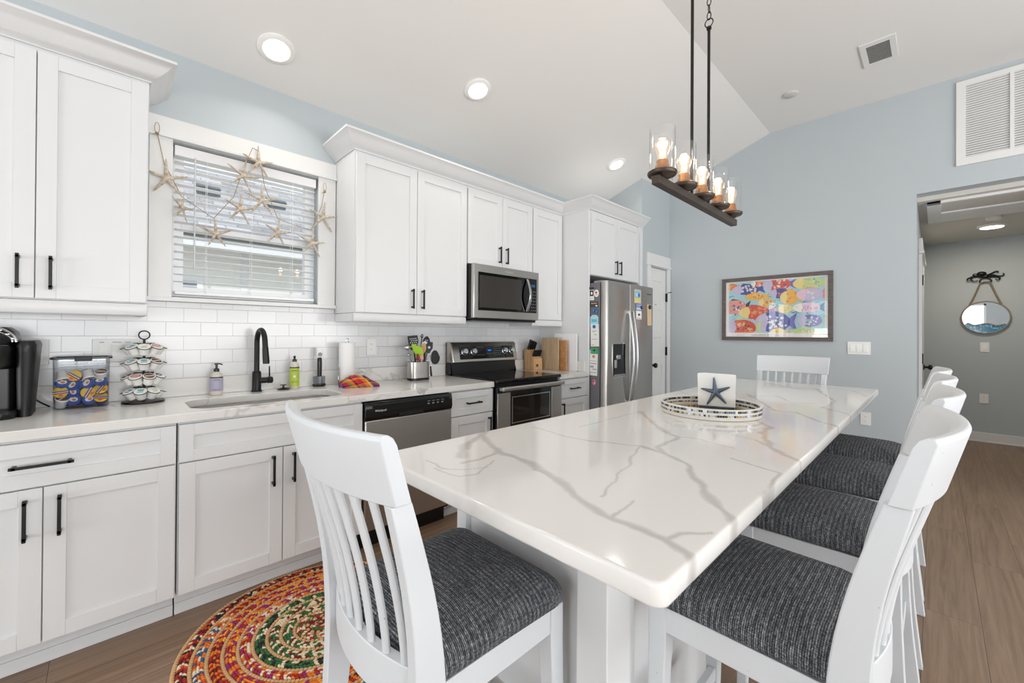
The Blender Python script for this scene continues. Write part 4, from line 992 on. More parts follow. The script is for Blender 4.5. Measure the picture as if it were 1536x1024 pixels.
# ------------------------------------------------------------------ far wall
rv = thing('return_air_grille', 'large white louvred air grille high on the far wall above the hall opening', 'vent', (XF, -0.50, 2.65))
m = MB(); m.ring_plate([(-0.89, 2.655), (-0.112, 2.655), (-0.112, 3.340), (-0.89, 3.340)], [(-0.85, 2.715), (-0.165, 2.715), (-0.165, 3.300), (-0.85, 3.300)], XF-0.016, XF-0.0005, 'YZ')
for y in (-0.405, -0.64): m.box(XF-0.015, XF-0.004, y-0.011, y+0.011, 2.71, 3.305)
obj('frame', m, TRIM, rv, bevel=0.002)
m = MB(); z = 2.722
while z < 3.298:
    m.obox((XF-0.007, -0.5075, z), ((0, 1, 0), (1, 0, -0.9), (0.9, 0, 1)), (0.343, 0.0078, 0.0008)); z += 0.0185
obj('louvres', m, TRIM, rv, smooth=False)
m = MB(); m.box(XF-0.0015, XF-0.0005, -0.85, -0.165, 2.715, 3.30); obj('backing', m, M('duct_grey', '#63676a', 0.8), rv)

# fish picture
pc = thing('framed_picture', 'framed colourful fish print on the blue far wall', 'picture', (XF, 1.183, 1.215))
PY1, PY0, PZ0, PZ1 = 1.680, 0.686, 1.215, 1.893      # left, right edges as seen
FWD = 0.038
def mitre(pts, mat, name='frame_side'):
    m = MB(); m.loft([[(XF-0.001, a, b) for a, b in pts], [(XF-0.026, a, b) for a, b in pts]]); return obj(name, m, mat, pc, bevel=0.002)
o_ = [(PY1, PZ0), (PY0, PZ0), (PY0, PZ1), (PY1, PZ1)]; i_ = [(PY1-FWD, PZ0+FWD), (PY0+FWD, PZ0+FWD), (PY0+FWD, PZ1-FWD), (PY1-FWD, PZ1-FWD)]
for k in range(4):
    j = (k+1) % 4; mitre([o_[k], o_[j], i_[j], i_[k]], FRAMEH if k % 2 == 0 else FRAMEW)
m = MB(); m.box(XF-0.010, XF-0.001, PY0+FWD, PY1-FWD, PZ0+FWD, PZ1-FWD); obj('mat_board', m, M('print_paper', '#eeeae6', 0.8), pc)
def fish_print():
    W, H = 0.862, 0.545; u0 = PY1-0.068; v0 = PZ0+0.082
    cols = ['#a9d2de', '#6fb0cf', '#3b7fae', '#8fc9b6', '#f0b64a', '#e8843c', '#d8513f', '#c8bfdb', '#4a4f9c', '#f4f0e8', '#333845', '#f2d98c', '#e59a8a', '#7a6cb5', '#c7d890', '#e9c8d8']
    mats = [M('print_%02d' % i, c, 0.8) for i, c in enumerate(cols)]
    m = MB(); lay = [0.0]
    def poly(pts, mi):
        lay[0] += 0.0000045
        pts = [(min(W, max(0, a)), min(H, max(0, b))) for a, b in pts]
        q = [pts[0]]
        for p in pts[1:]:
            if abs(p[0]-q[-1][0])+abs(p[1]-q[-1][1]) > 1e-4: q.append(p)
        if abs(q[0][0]-q[-1][0])+abs(q[0][1]-q[-1][1]) < 1e-4: q.pop()
        if len(q) < 3: return
        ar = sum(a[0]*b[1]-b[0]*a[1] for a, b in zip(q, q[1:]+q[:1]))
        if abs(ar) < 1e-6: return
        m.mi = mi; m.flat([(XF-0.0102-lay[0], u0-a, v0+b) for a, b in q])
    poly([(0, 0), (W, 0), (W, H), (0, H)], 0)
    rn = random.Random(5)
    for k in range(70):
        x, y = rn.uniform(-0.05, W-0.05), rn.uniform(0.01, H-0.01); ln = rn.uniform(0.06, 0.14); n = 9; mi = rn.choice((1, 1, 2, 3, 9)); tw = rn.uniform(0.003, 0.006)
        top = [(x+ln*i/n, y+0.006*math.sin(i*1.3)+tw*math.sin(PI*i/n)) for i in range(n+1)]; bot = [(x+ln*i/n, y+0.006*math.sin(i*1.3)-tw*math.sin(PI*i/n)) for i in range(n, -1, -1)]
        poly(top+bot[1:-1], mi)
    def fish(x, y, L, hgt, body, head, spots, tail, seed=0, d=1):
        r = random.Random(seed)
        def P(a, b): return (x+d*a*L, y+b*hgt)
        poly([P(0.62, 0.0), P(0.78, 0.12), P(1.0, 0.45), P(0.93, 0.0), P(1.0, -0.45), P(0.78, -0.12)], tail)
        poly([P(0.2, 0.3), P(0.35, 0.62), P(0.6, 0.5), P(0.7, 0.15)], tail); poly([P(0.35, -0.3), P(0.45, -0.62), P(0.6, -0.3)], tail)
        poly([P(0.42-0.42*math.cos(a*PI/14), 0.5*math.sin(a*PI/14)*(1-0.1*math.cos(a*PI/14))) for a in range(28)], body)
        for k in range(int(14*L/0.2)):
            a, b = r.uniform(0.26, 0.74), r.uniform(-0.36, 0.36)*0.9; s = r.uniform(0.010, 0.020)*(0.6+L); c = r.choice(spots); ph = r.uniform(0, 2)
            if abs(b) < 0.46*math.sin(math.acos(max(-1, min(1, (0.42-a)/0.42))))-0.03:
                cx, cy = P(a, b); poly([(cx+s*(1+0.35*math.cos(5*(q*PI/10)+ph))*math.cos(q*PI/10)*0.7, cy+s*(1+0.35*math.cos(5*(q*PI/10)+ph))*math.sin(q*PI/10)*0.7) for q in range(20)], c)
                poly([(cx+s*0.2*math.cos(q*PI/4), cy+s*0.2*math.sin(q*PI/4)) for q in range(8)], 10)
        poly([P(0.42-0.42*math.cos(a), 0.5*math.sin(a)) for a in [(-0.38+0.76*q/10)*PI for q in range(11)]] + [P(0.30, 0.2), P(0.32, 0), P(0.28, -0.2)], head)
        ex, ey = P(0.13, 0.1); poly([(ex+0.006*math.cos(q*PI/5), ey+0.006*math.sin(q*PI/5)) for q in range(10)], 9); poly([(ex+0.003*math.cos(q*PI/4), ey+0.003*math.sin(q*PI/4)) for q in range(8)], 10)
    fish(-0.02, 0.50, 0.13, 0.07, 5, 4, (4, 6), 5, 1)
    fish(0.03, 0.465, 0.33, 0.11, 8, 7, (9, 9, 10), 8, 2)
    fish(0.22, 0.52, 0.15, 0.06, 12, 9, (9, 6), 12, 3)
    fish(0.33, 0.50, 0.30, 0.13, 6, 7, (9, 8, 12), 13, 4)
    fish(0.60, 0.49, 0.30, 0.12, 14, 11, (11, 3, 9), 14, 5)
    fish(0.16, 0.385, 0.24, 0.075, 4, 4, (5, 11), 4, 6)
    fish(0.40, 0.405, 0.20, 0.105, 8, 7, (6, 4, 10), 5, 7)
    fish(0.49, 0.36, 0.20, 0.14, 4, 11, (4, 5), 4, 8)
    fish(0.63, 0.38, 0.26, 0.12, 7, 15, (15, 9), 12, 9)
    fish(-0.06, 0.28, 0.28, 0.15, 12, 12, (9, 8, 2, 6), 10, 10)
    fish(0.29, 0.315, 0.17, 0.085, 4, 11, (3, 10, 5), 3, 11)
    fish(0.10, 0.215, 0.36, 0.14, 6, 11, (5, 4, 12), 6, 12)
    fish(0.47, 0.245, 0.15, 0.085, 11, 11, (9, 14), 14, 13)
    fish(0.60, 0.25, 0.27, 0.10, 15, 9, (12, 7), 2, 14)
    fish(0.26, 0.11, 0.38, 0.21, 8, 7, (9, 9, 9), 13, 15)
    fish(0.64, 0.12, 0.24, 0.12, 13, 7, (9, 3), 3, 16)
    fish(-0.04, 0.05, 0.37, 0.18, 6, 7, (10, 11, 5), 14, 17)
    fish(0.40, 0.0, 0.17, 0.09, 11, 11, (4,), 4, 18)
    fish(0.58, 0.01, 0.27, 0.08, 14, 14, (11, 3), 14, 19)
    o = obj('fish_print', m, mats, pc, smooth=False, recalc=False); return o
fish_print()
text('caption', 'SCHOOL UNIFORMS  ARTIST DAN MARQUEZ', 0.0155, (XF-0.0108, 1.39, 1.268), FACE_NX, M('caption_grey', '#8f8f95', 0.7), pc, ext=0.0)
m = MB(); m.box(XF-0.0195, XF-0.0185, PY0+FWD-0.002, PY1-FWD+0.002, PZ0+FWD-0.002, PZ1-FWD+0.002); obj('glazing', m, GLASS, pc)

# plates: built facing -X or -Y
def plate(name, label, cat, c, w, h, face, kind, n=1, ph=None):
    """c centre on wall; face 'X' looks to -X, 'Y' looks to -Y"""
    def B(m, u0, u1, z0, z1, d0, d1):
        if face == 'X': m.box(c[0]-d1, c[0]-d0, c[1]-u1, c[1]-u0, c[2]+z0, c[2]+z1)
        else: m.box(c[0]+u0, c[0]+u1, c[1]-d1, c[1]-d0, c[2]+z0, c[2]+z1)
    t = thing(name, label, cat, (c[0], c[1], c[2]-h/2))
    m = MB(); B(m, -w/2, w/2, -h/2, h/2, 0.0004, 0.006); obj('cover_plate', m, PLATE, t, bevel=0.002)
    DK = M('slot_dark', '#4c4a48', 0.6)
    for k in range(n):
        u = (k-(n-1)/2)*0.046
        if kind == 'outlet':
            for s in (-1, 1):
                m = MB(); B(m, u-0.0165, u+0.0165, s*0.020-0.014, s*0.020+0.014, 0.006, 0.0075); s_ = obj('socket', m, M('socket_white', '#f2f2ef', 0.35), t, bevel=0.002)
                m = MB(); B(m, u-0.008, u-0.0055, s*0.020-0.002, s*0.020+0.008, 0.0075, 0.008); B(m, u+0.0055, u+0.008, s*0.020-0.002, s*0.020+0.006, 0.0075, 0.008); B(m, u-0.002, u+0.002, s*0.020-0.009, s*0.020-0.005, 0.0075, 0.008); obj('slots', m, DK, s_)
        else:
            m = MB(); B(m, u-0.0165, u+0.0165, -0.033, 0.033, 0.006, 0.0066); B(m, u-0.0155, u+0.0155, -0.031, 0.001, 0.006, 0.011); B(m, u-0.0155, u+0.0155, 0.001, 0.031, 0.006, 0.008); obj('rocker', m, M('socket_white', '#f2f2ef', 0.35), t, bevel=0.0012)
    return t
plate('light_switch', 'white three-gang light switch right of the fish picture', 'light switch', (XF, 0.497, 1.156), 0.165, 0.118, 'X', 'switch', 3)
plate('wall_outlet', 'white outlet low on the blue far wall beyond the island corner', 'outlet', (XF, 0.449, 0.515), 0.074, 0.117, 'X', 'outlet')
plate('light_switch', 'single white switch on the hall end wall below the oval mirror', 'light switch', (HX, -0.410, 1.143), 0.074, 0.117, 'X', 'switch')
plate('wall_outlet', 'white outlet on the hall end wall near the baseboard', 'outlet', (HX, -0.405, 0.524), 0.074, 0.117, 'X', 'outlet')
YT = YW-0.008
plate('wall_outlet', 'white outlet on the tile beside the coffee maker', 'outlet', (-0.228, YT, 1.171), 0.074, 0.119, 'Y', 'outlet')
sw = plate('light_switch', 'white three-gang switch plate on the tile behind the pod bin and carousel', 'light switch', (0.036, YT, 1.172), 0.172, 0.118, 'Y', 'switch', 3)
for k, s in enumerate(('SINK', 'DISPOSAL', 'LIGHT')): text('lettering', s, 0.008, (0.036+(k-1)*0.046-0.014, YT-0.0065, 1.212), FACE_NY, M('label_dark', '#333333', 0.6), sw)
plate('wall_outlet', 'white outlet on the tile between the paper towels and the utensil holder', 'outlet', (1.402, YT, 1.166), 0.076, 0.119, 'Y', 'outlet')
plate('wall_outlet', 'white outlet on the tile just right of the range backguard', 'outlet', (2.90, YT, 1.15), 0.074, 0.119, 'Y', 'outlet')

# closet door beside the refrigerator
dr = bpy.data.objects.new('door_1', None); COL.objects.link(dr); dr['kind'] = 'structure'; dr.location = (4.67, YB, 0)
m = MB(); yd = YB+0.012
m.box(DX0+0.003, DX1-0.003, yd+0.008, yd+0.035, 0.01, DZ-0.004)
rails = [(0.01, 0.22), (0.56, 0.66), (0.905, 1.005), (1.235, 1.335), (1.565, 1.665), (1.90, DZ-0.004)]
for a, b in rails: m.box(DX0+0.095, DX1-0.095, yd, yd+0.01, a, b)
for a, b in ((DX0+0.003, DX0+0.095), (DX1-0.095, DX1-0.003)): m.box(a, b, yd, yd+0.01, 0.01, DZ-0.004)
dpn = obj('door_leaf', m, TRIM, dr, bevel=0.002)
for z in (1.72, 1.07, 0.30): 
    m = MB(); m.box(DX1-0.010, DX1+0.012, YB-0.006, YB+0.012, z-0.05, z+0.05); m.tube([(DX1+0.001, YB-0.008, z-0.052), (DX1+0.001, YB-0.008, z+0.052)], 0.006, 8); obj('hinge', m, BLACK, dpn)
m = MB(); m.tube([(DX1+0.001, YB-0.01, 1.778), (DX1+0.002, YB-0.045, 1.782)], 0.004, 8); m.ball((DX1+0.002, YB-0.05, 1.782), 0.008, 10, 6); obj('door_stop', m, BLACK, dpn)
m = MB(); m.lathe([(0.032, 0.0), (0.032, -0.008), (0.013, -0.012), (0.013, -0.036), (0.026, -0.044), (0.030, -0.058), (0.027, -0.070), (0.004, -0.074)], n=24, axis='Y'); m.xf(Matrix.Translation((DX0+0.062, yd, 0.915))); kb = obj('knob', m, BLACK, dpn)
m = MB(); m.box(DX0+0.15, DX0+0.19, yd-0.002, yd, 1.62, 1.626); obj('tag', m, M('slot_dark', '#4c4a48'), dpn)
cs = bpy.data.objects.new('trim_2', None); COL.objects.link(cs); cs['kind'] = 'structure'; cs.location = (4.67, YB, 0)
for a, b in ((DX0-0.072, DX0+0.002), (DX1-0.002, DX1+0.070)):
    m = MB(); m.box(a, b, YB-0.018, YB, 0, DZ+0.012); obj('side_casing', m, TRIM, cs, bevel=0.002)
m = MB(); m.box(DX0-0.078, DX1+0.072, YB-0.020, YB, DZ+0.034, 2.205); obj('header', m, TRIM, cs, bevel=0.002)
m = MB(); m.box(DX0-0.092, DX1+0.073, YB-0.030, YB, DZ+0.010, DZ+0.035); obj('header_fillet', m, TRIM, cs, bevel=0.003)

# hall door on the left hall wall
dr = bpy.data.objects.new('door_2', None); COL.objects.link(dr); dr['kind'] = 'structure'; dr.location = (6.2, 0.12, 0)
m = MB(); m.box(5.72, 6.55, 0.098, 0.1195, 0.01, 2.05); dl = obj('door_leaf', m, TRIM, dr, bevel=0.002)
for z in (0.25, 1.05, 1.82):
    m = MB(); m.box(5.700, 5.725, 0.086, 0.10, z-0.05, z+0.05); obj('hinge', m, BLACK, dl)
m = MB(); m.lathe([(0.032, 0.0), (0.032, -0.008), (0.013, -0.012), (0.013, -0.036), (0.026, -0.044), (0.030, -0.058), (0.027, -0.070), (0.004, -0.074)], n=24, axis='Y'); m.xf(Matrix.Translation((6.46, 0.098, 0.93))); obj('knob', m, BLACK, dl)
cs = bpy.data.objects.new('trim_3', None); COL.objects.link(cs); cs['kind'] = 'structure'; cs.location = (6.2, 0.12, 0)
for a, b in ((5.63, 5.715), (6.56, 6.65)):
    m = MB(); m.box(a, b, 0.095, 0.1195, 0, 2.07); obj('side_casing', m, TRIM, cs, bevel=0.002)
m = MB(); m.box(5.62, 6.66, 0.093, 0.1195, 2.10, 2.22); obj('header', m, TRIM, cs, bevel=0.002)
m = MB(); m.box(5.60, 6.68, 0.080, 0.1195, 2.07, 2.10); obj('header_fillet', m, TRIM, cs, bevel=0.003)

# hall mirror, octopus hook, lamp
mi = thing('oval_mirror', 'oval mirror with a blue resin sea at its base hung on rope in the hall', 'mirror', (HX, -0.41, 1.31))
mc = (-0.413, 1.500); ma, mb_ = 0.196, 0.190
m = MB(); ring = [(HX-0.02+0.012*math.cos(b), 0, 0) for b in (0,)]
m.tube([(HX-0.022, mc[0]+ma*math.cos(a*PI/32), mc[1]+mb_*math.sin(a*PI/32)) for a in range(64)], 0.0085, 8, closed=True); obj('rim', m, M('rope_beige_rim', '#9c8f7e', 0.6, 0.3), mi)
MIR = M('mirror_silver', '#e6e8ea', 0.01, 1.0)
el = [(mc[0]+(ma-0.004)*math.cos(a*PI/32), mc[1]+(mb_-0.004)*math.sin(a*PI/32)) for a in range(64)]
m = MB(); m.prism(el, HX-0.024, HX-0.002, 'YZ'); obj('mirror_glass', m, MIR, mi)
def mk_resin():
    t = NT('blue_resin'); v = t.coords(); n = t.noise(v, 22, 4, 0.6, 1.5).outputs[0]; t.bsdf(t.ramp(n, [(0.30, '#0d4c78'), (0.48, '#1f7fae'), (0.58, '#6fb8d8'), (0.68, '#f0f6f8')]), 0.12); return t.m
rn = random.Random(2); zt = 1.418
low = [(y, z) for y, z in el if z < zt-0.004]; low.sort(key=lambda p: p[0])
wave = [(low[-1][0]+(low[0][0]-low[-1][0])*k/16, zt+0.012*math.sin(k*0.8+1)+rn.uniform(-0.004, 0.004)) for k in range(1, 16)]
m = MB(); m.prism(low+wave, HX-0.0275, HX-0.0242, 'YZ'); obj('resin_sea', m, mk_resin(), mi)
m = MB(); pts = [(HX-0.029, y, z+0.003) for y, z in wave]; m.tube(pts, 0.010, 8, flat=0.6); obj('sand_edge', m, M('resin_sand', '#d9c7ae', 0.7, var=0.2), mi)
m = MB()
for s in (-1, 1): m.tube([(HX-0.02, mc[0]+s*0.128, mc[1]+0.150), (HX-0.02, mc[0]+s*0.085, 1.77), (HX-0.024, mc[0]+s*0.040, 1.915)], 0.0085, 8)
m.tube([(HX-0.024, mc[0]-0.04, 1.915), (HX-0.028, mc[0], 1.930), (HX-0.024, mc[0]+0.04, 1.915)], 0.0085, 8)
obj('rope_strap', m, M('jute_rope', '#8c7a63', 0.9, bump=0.5, bscale=300), mi)
oc = thing('octopus_hook', 'black cast iron octopus wall hook holding the oval mirror', 'hook', (HX, -0.41, 1.92))
m = MB(); cy, cz = mc[0], 1.985
m.ball((HX-0.02, cy+0.03, cz+0.045), 0.03, 16, 10, (0.7, 1.35, 0.85)); m.ball((HX-0.02, cy-0.002, cz+0.008), 0.026, 16, 10, (0.7, 1.2, 1))
obj('body', m, BLACK, oc)
arms = [[(0.02, 0.0), (0.07, 0.012), (0.11, 0.0), (0.105, -0.035), (0.075, -0.045), (0.06, -0.03)], [(0.03, 0.015), (0.08, 0.02), (0.12, 0.005), (0.145, -0.012), (0.140, -0.035), (0.118, -0.03)], [(0.02, 0.02), (0.06, 0.015), (0.085, 0.02), (0.098, 0.035), (0.085, 0.045), (0.07, 0.038)],
        [(-0.02, 0.0), (-0.06, 0.0), (-0.10, -0.008), (-0.115, -0.03), (-0.095, -0.045), (-0.08, -0.03)], [(-0.02, 0.015), (-0.06, 0.02), (-0.10, 0.005), (-0.13, 0.004), (-0.145, 0.02), (-0.135, 0.035)], [(-0.02, 0.022), (-0.05, 0.04), (-0.08, 0.06), (-0.10, 0.058), (-0.095, 0.042)],
        [(0.01, -0.005), (0.035, -0.025), (0.045, -0.055), (0.02, -0.068), (0.0, -0.055)], [(-0.01, -0.005), (-0.03, -0.02), (-0.05, -0.045), (-0.035, -0.062), (-0.01, -0.058)]]
for ar in arms:
    P = []
    for i in range(len(ar)-1):
        for q in range(4):
            u = q/4; p0 = ar[max(i-1, 0)]; p1 = ar[i]; p2 = ar[i+1]; p3 = ar[min(i+2, len(ar)-1)]
            P.append(tuple(0.5*((2*p1[c])+(-p0[c]+p2[c])*u+(2*p0[c]-5*p1[c]+4*p2[c]-p3[c])*u*u+(-p0[c]+3*p1[c]-3*p2[c]+p3[c])*u**3) for c in (0, 1)))
    P.append(ar[-1]); n = len(P)
    m = MB(); m.tube([(HX-0.014-0.018*(i/n), cy+a, cz+b) for i, (a, b) in enumerate(P)], [0.010*(1-0.6*i/n) for i in range(n)], 8); obj('tentacle', m, BLACK, oc)
t = thing('hall_ceiling_light', 'small round flush light glowing on the hall ceiling', 'ceiling light', (6.70, -0.412, 2.45))
m = MB(); m.lathe([(0.11, 2.4495), (0.11, 2.44), (0.10, 2.43), (0.085, 2.428)], (6.70, -0.412, 0), 36); obj('trim_ring', m, M('lamp_trim', '#efeeec'), t)
m = MB(); m.lathe([(0.084, 2.4278), (0.084, 2.424), (0.02, 2.422)], (6.70, -0.412, 0), 36); obj('lens', m, emit('warm_lens', '#ffeeda', 8), t)
area('hall_lamp', (6.70, -0.412, 2.415), (0, 0, 0), 0.16, 0.16, 11, (1, 0.88, 0.72), 'DISK')
m = MB(); m.lathe([(0.055, 2.4495), (0.055, 2.425), (0.045, 2.415), (0.004, 2.413)], (6.22, -0.395, 0), 28); tag(obj('smoke_detector', m, TRIM), 'small white smoke detector on the hall ceiling beside the light', 'detector')

# ------------------------------------------------------------------ starfish garland on the window
def mk_star():
    t = NT('dried_starfish'); v = t.coords(); n = t.noise(v, 60, 3, 0.6).outputs[0]; t.bsdf(t.ramp(n, [(0.3, '#a08c74'), (0.55, '#c9bdac'), (0.75, '#e2dccf')]), 0.85, 0, t.bump(t.noise(v, 500, 2).outputs[0], 0.5, 0.0015)); return t.m
STAR = mk_star()
def star_mesh(m, R, r0, th, rot, yaw=0.0, tips=None, c=(0, 0, 0), flat=False):
    """five tapering arms around a centre, lying in the XZ plane, back at +Y"""
    N = 9
    for k in range(5):
        a = rot + 2*PI*k/5; ln = R*(tips[k] if tips else 1.0); ca, sa = math.cos(a), math.sin(a); L = []
        for q in range(N+1):
            u = q/N; w_ = r0*(1-0.72*u**0.9)*(1.0 if q < N else 0.35); cs = []
            for j in range(10):
                b = 2*PI*j/10; lx = u*ln; ly = w_*math.cos(b); d = th*(1-0.5*u)*math.sin(b)*(1 if q < N else 0.3)
                cs.append(((lx*ca-ly*sa)*math.cos(yaw)+c[0], d+c[1]+(lx*ca-ly*sa)*math.sin(yaw), lx*sa+ly*ca+c[2]))
            L.append(cs)
        m.loft(L)
SF = [  # x, z, radius, rotation, yaw, label
    (0.225, 2.090, 0.100, 1.55, 0.0, 'large pale starfish on the left window casing, leftmost of the garland'),
    (0.290, 1.942, 0.085, 1.50, 0.9, 'narrow side-on starfish at the left edge of the window pane'),
    (0.445, 1.832, 0.092, 1.60, 0.45, 'starfish at the lowest point of the garland left of the window centre'),
    (0.575, 2.200, 0.094, 1.45, 0.25, 'starfish just under the blind head rail, beside the topmost starfish'),
    (0.654, 2.300, 0.098, 1.62, 0.15, 'topmost white starfish hanging over the window header'),
    (0.562, 2.000, 0.090, 1.50, 0.35, 'thin grey starfish in the middle of the window'),
    (0.676, 2.076, 0.102, 1.55, 0.1, 'large tan starfish in the middle of the window, under the topmost starfish'),
    (0.762, 1.895, 0.092, 1.50, 0.3, 'brown starfish in the lower right part of the window'),
    (0.968, 1.860, 0.098, 1.52, 0.1, 'lowest pale starfish at the right edge of the window'),
    (1.039, 2.046, 0.100, 1.50, 0.0, 'pale starfish on the right window casing, rightmost of the garland')]
YG = YW-0.048
for i, (x, z, R, rot, yaw, lab) in enumerate(SF):
    rn = random.Random(i); m = MB(); star_mesh(m, R*1.06, 0.0115, 0.008, rot+rn.uniform(-0.08, 0.08), yaw, [1.0]+[rn.uniform(0.85, 1.05) for _ in range(4)])
    m.ball((0, 0, 0), 0.017, 12, 8, (1, 0.55, 1)); m.xf(Matrix.Translation((x, YG-(0.02 if yaw > 0.5 else 0), z)))
    tag(obj('starfish', m, STAR, loc=(x, YG, z), angle=60), lab, 'starfish', 'starfish on the window garland')
CORD = M('jute_string', '#9a8262', 0.9)
def cord(pts, sag=0.0):
    out = []
    for (a, b) in zip(pts, pts[1:]):
        for k in range(6):
            u = k/6; out.append((a[0]+(b[0]-a[0])*u, YG+0.012, a[1]+(b[1]-a[1])*u - sag*math.sin(PI*u)))
    out.append((pts[-1][0], YG+0.012, pts[-1][1])); return out
m = MB()
for pts, sg in (([(0.185, 2.33), (0.215, 2.17), (0.235, 2.13), (0.290, 2.01), (0.435, 1.92)], 0.0), ([(0.435, 1.92), (0.53, 2.065), (0.585, 2.27), (0.625, 2.385), (0.655, 2.375)], 0.0),
                ([(0.655, 2.385), (0.69, 2.17), (0.765, 1.985)], 0.0), ([(0.765, 1.985), (0.965, 1.95)], 0.006), ([(0.965, 1.95), (1.03, 2.12), (1.050, 2.24)], 0.0)):
    m.tube(cord(pts, sg), 0.0018, 5)
obj_c = tag(obj('garland_cord', m, CORD), 'thin jute cord carrying the starfish across the window', 'cord')
for lx, lz in ((0.185, 2.325), (1.050, 2.225)):
    m = MB(); m.tube([(lx+0.010*math.cos(a*PI/8), YG+0.012, lz+0.028+0.028*math.sin(a*PI/8)) for a in range(16)], 0.0013, 5, closed=True); m.ball((lx, YG+0.010, lz-0.003), 0.008, 8, 6)
    m.tube([(lx, YG+0.01, lz-0.003), (lx-0.018, YG+0.008, lz-0.014)], 0.002, 5); obj('hanging_loop', m, CORD, obj_c)

# ------------------------------------------------------------------ things on the kitchen counter
ZC = 0.9142
# coffee maker
cm = thing('coffee_maker', 'black single-serve coffee maker at the left end of the counter', 'coffee maker', (-0.36, 2.72, ZC))
CB = M('gloss_black_body', '#060607', 0.32)
m = MB(); L = lambda x0, x1, y0, y1, r, z: [(a, b, z) for a, b in rrect(x0, x1, y0, y1, r, 6)]
m.loft([L(-0.475, -0.262, 2.585, 2.86, 0.05, ZC), L(-0.478, -0.258, 2.58, 2.86, 0.05, ZC+0.02), L(-0.474, -0.262, 2.585, 2.86, 0.05, ZC+0.032)]); obj('base', m, CB, cm)
m = MB(); m.loft([L(-0.47, -0.268, 2.70, 2.86, 0.03, ZC+0.03), L(-0.47, -0.268, 2.70, 2.86, 0.03, 1.23)]); obj('column', m, CB, cm)
m = MB(); m.loft([L(-0.462, -0.276, 2.60, 2.80, 0.06, 1.115), L(-0.472, -0.266, 2.585, 2.84, 0.07, 1.135), L(-0.476, -0.262, 2.58, 2.86, 0.07, 1.19), L(-0.476, -0.262, 2.582, 2.86, 0.07, 1.205)]); obj('brew_head', m, CB, cm)
m = MB(); m.loft([L(-0.470, -0.268, 2.588, 2.855, 0.07, 1.212), L(-0.474, -0.264, 2.584, 2.86, 0.07, 1.235), L(-0.470, -0.270, 2.595, 2.855, 0.07, 1.265), L(-0.45, -0.29, 2.62, 2.84, 0.06, 1.285)]); hd = obj('lid', m, CB, cm)
m = MB(); pts = []
for k in range(21):
    a = PI*k/20; pts.append((-0.369+0.112*math.cos(a), 2.575+0.0*a, 1.225+0.070*math.sin(a)))
m.tube(pts, 0.004, 8); m.tube([(p[0]*0.9-0.0369, p[1]+0.012, 1.225+(p[2]-1.225)*0.75) for p in pts], 0.003, 8)
for k in range(1, 20, 2): m.tube([pts[k], (pts[k+1][0]*0.9-0.0369, pts[k+1][1]+0.012, 1.225+(pts[k+1][2]-1.225)*0.75)], 0.0018, 5)
obj('handle', m, M('silver_trim', '#b9bcbe', 0.25, 0.9), hd)
m = MB(); m.loft([L(-0.262, -0.222, 2.63, 2.82, 0.02, ZC), L(-0.262, -0.222, 2.63, 2.82, 0.02, 0.94), L(-0.264, -0.208, 2.61, 2.84, 0.024, 1.18), L(-0.264, -0.206, 2.605, 2.845, 0.025, 1.21), L(-0.262, -0.212, 2.615, 2.84, 0.024, 1.228)]); obj('water_tank', m, M('smoked_tank', '#0b0b0d', 0.4), cm)
m = MB(); m.tube([(-0.24, 2.84, ZC+0.06), (-0.21, 2.84, ZC+0.03), (-0.184, 2.85, ZC+0.008)], 0.0035, 8); obj('power_cord', m, BLKPL, cm)

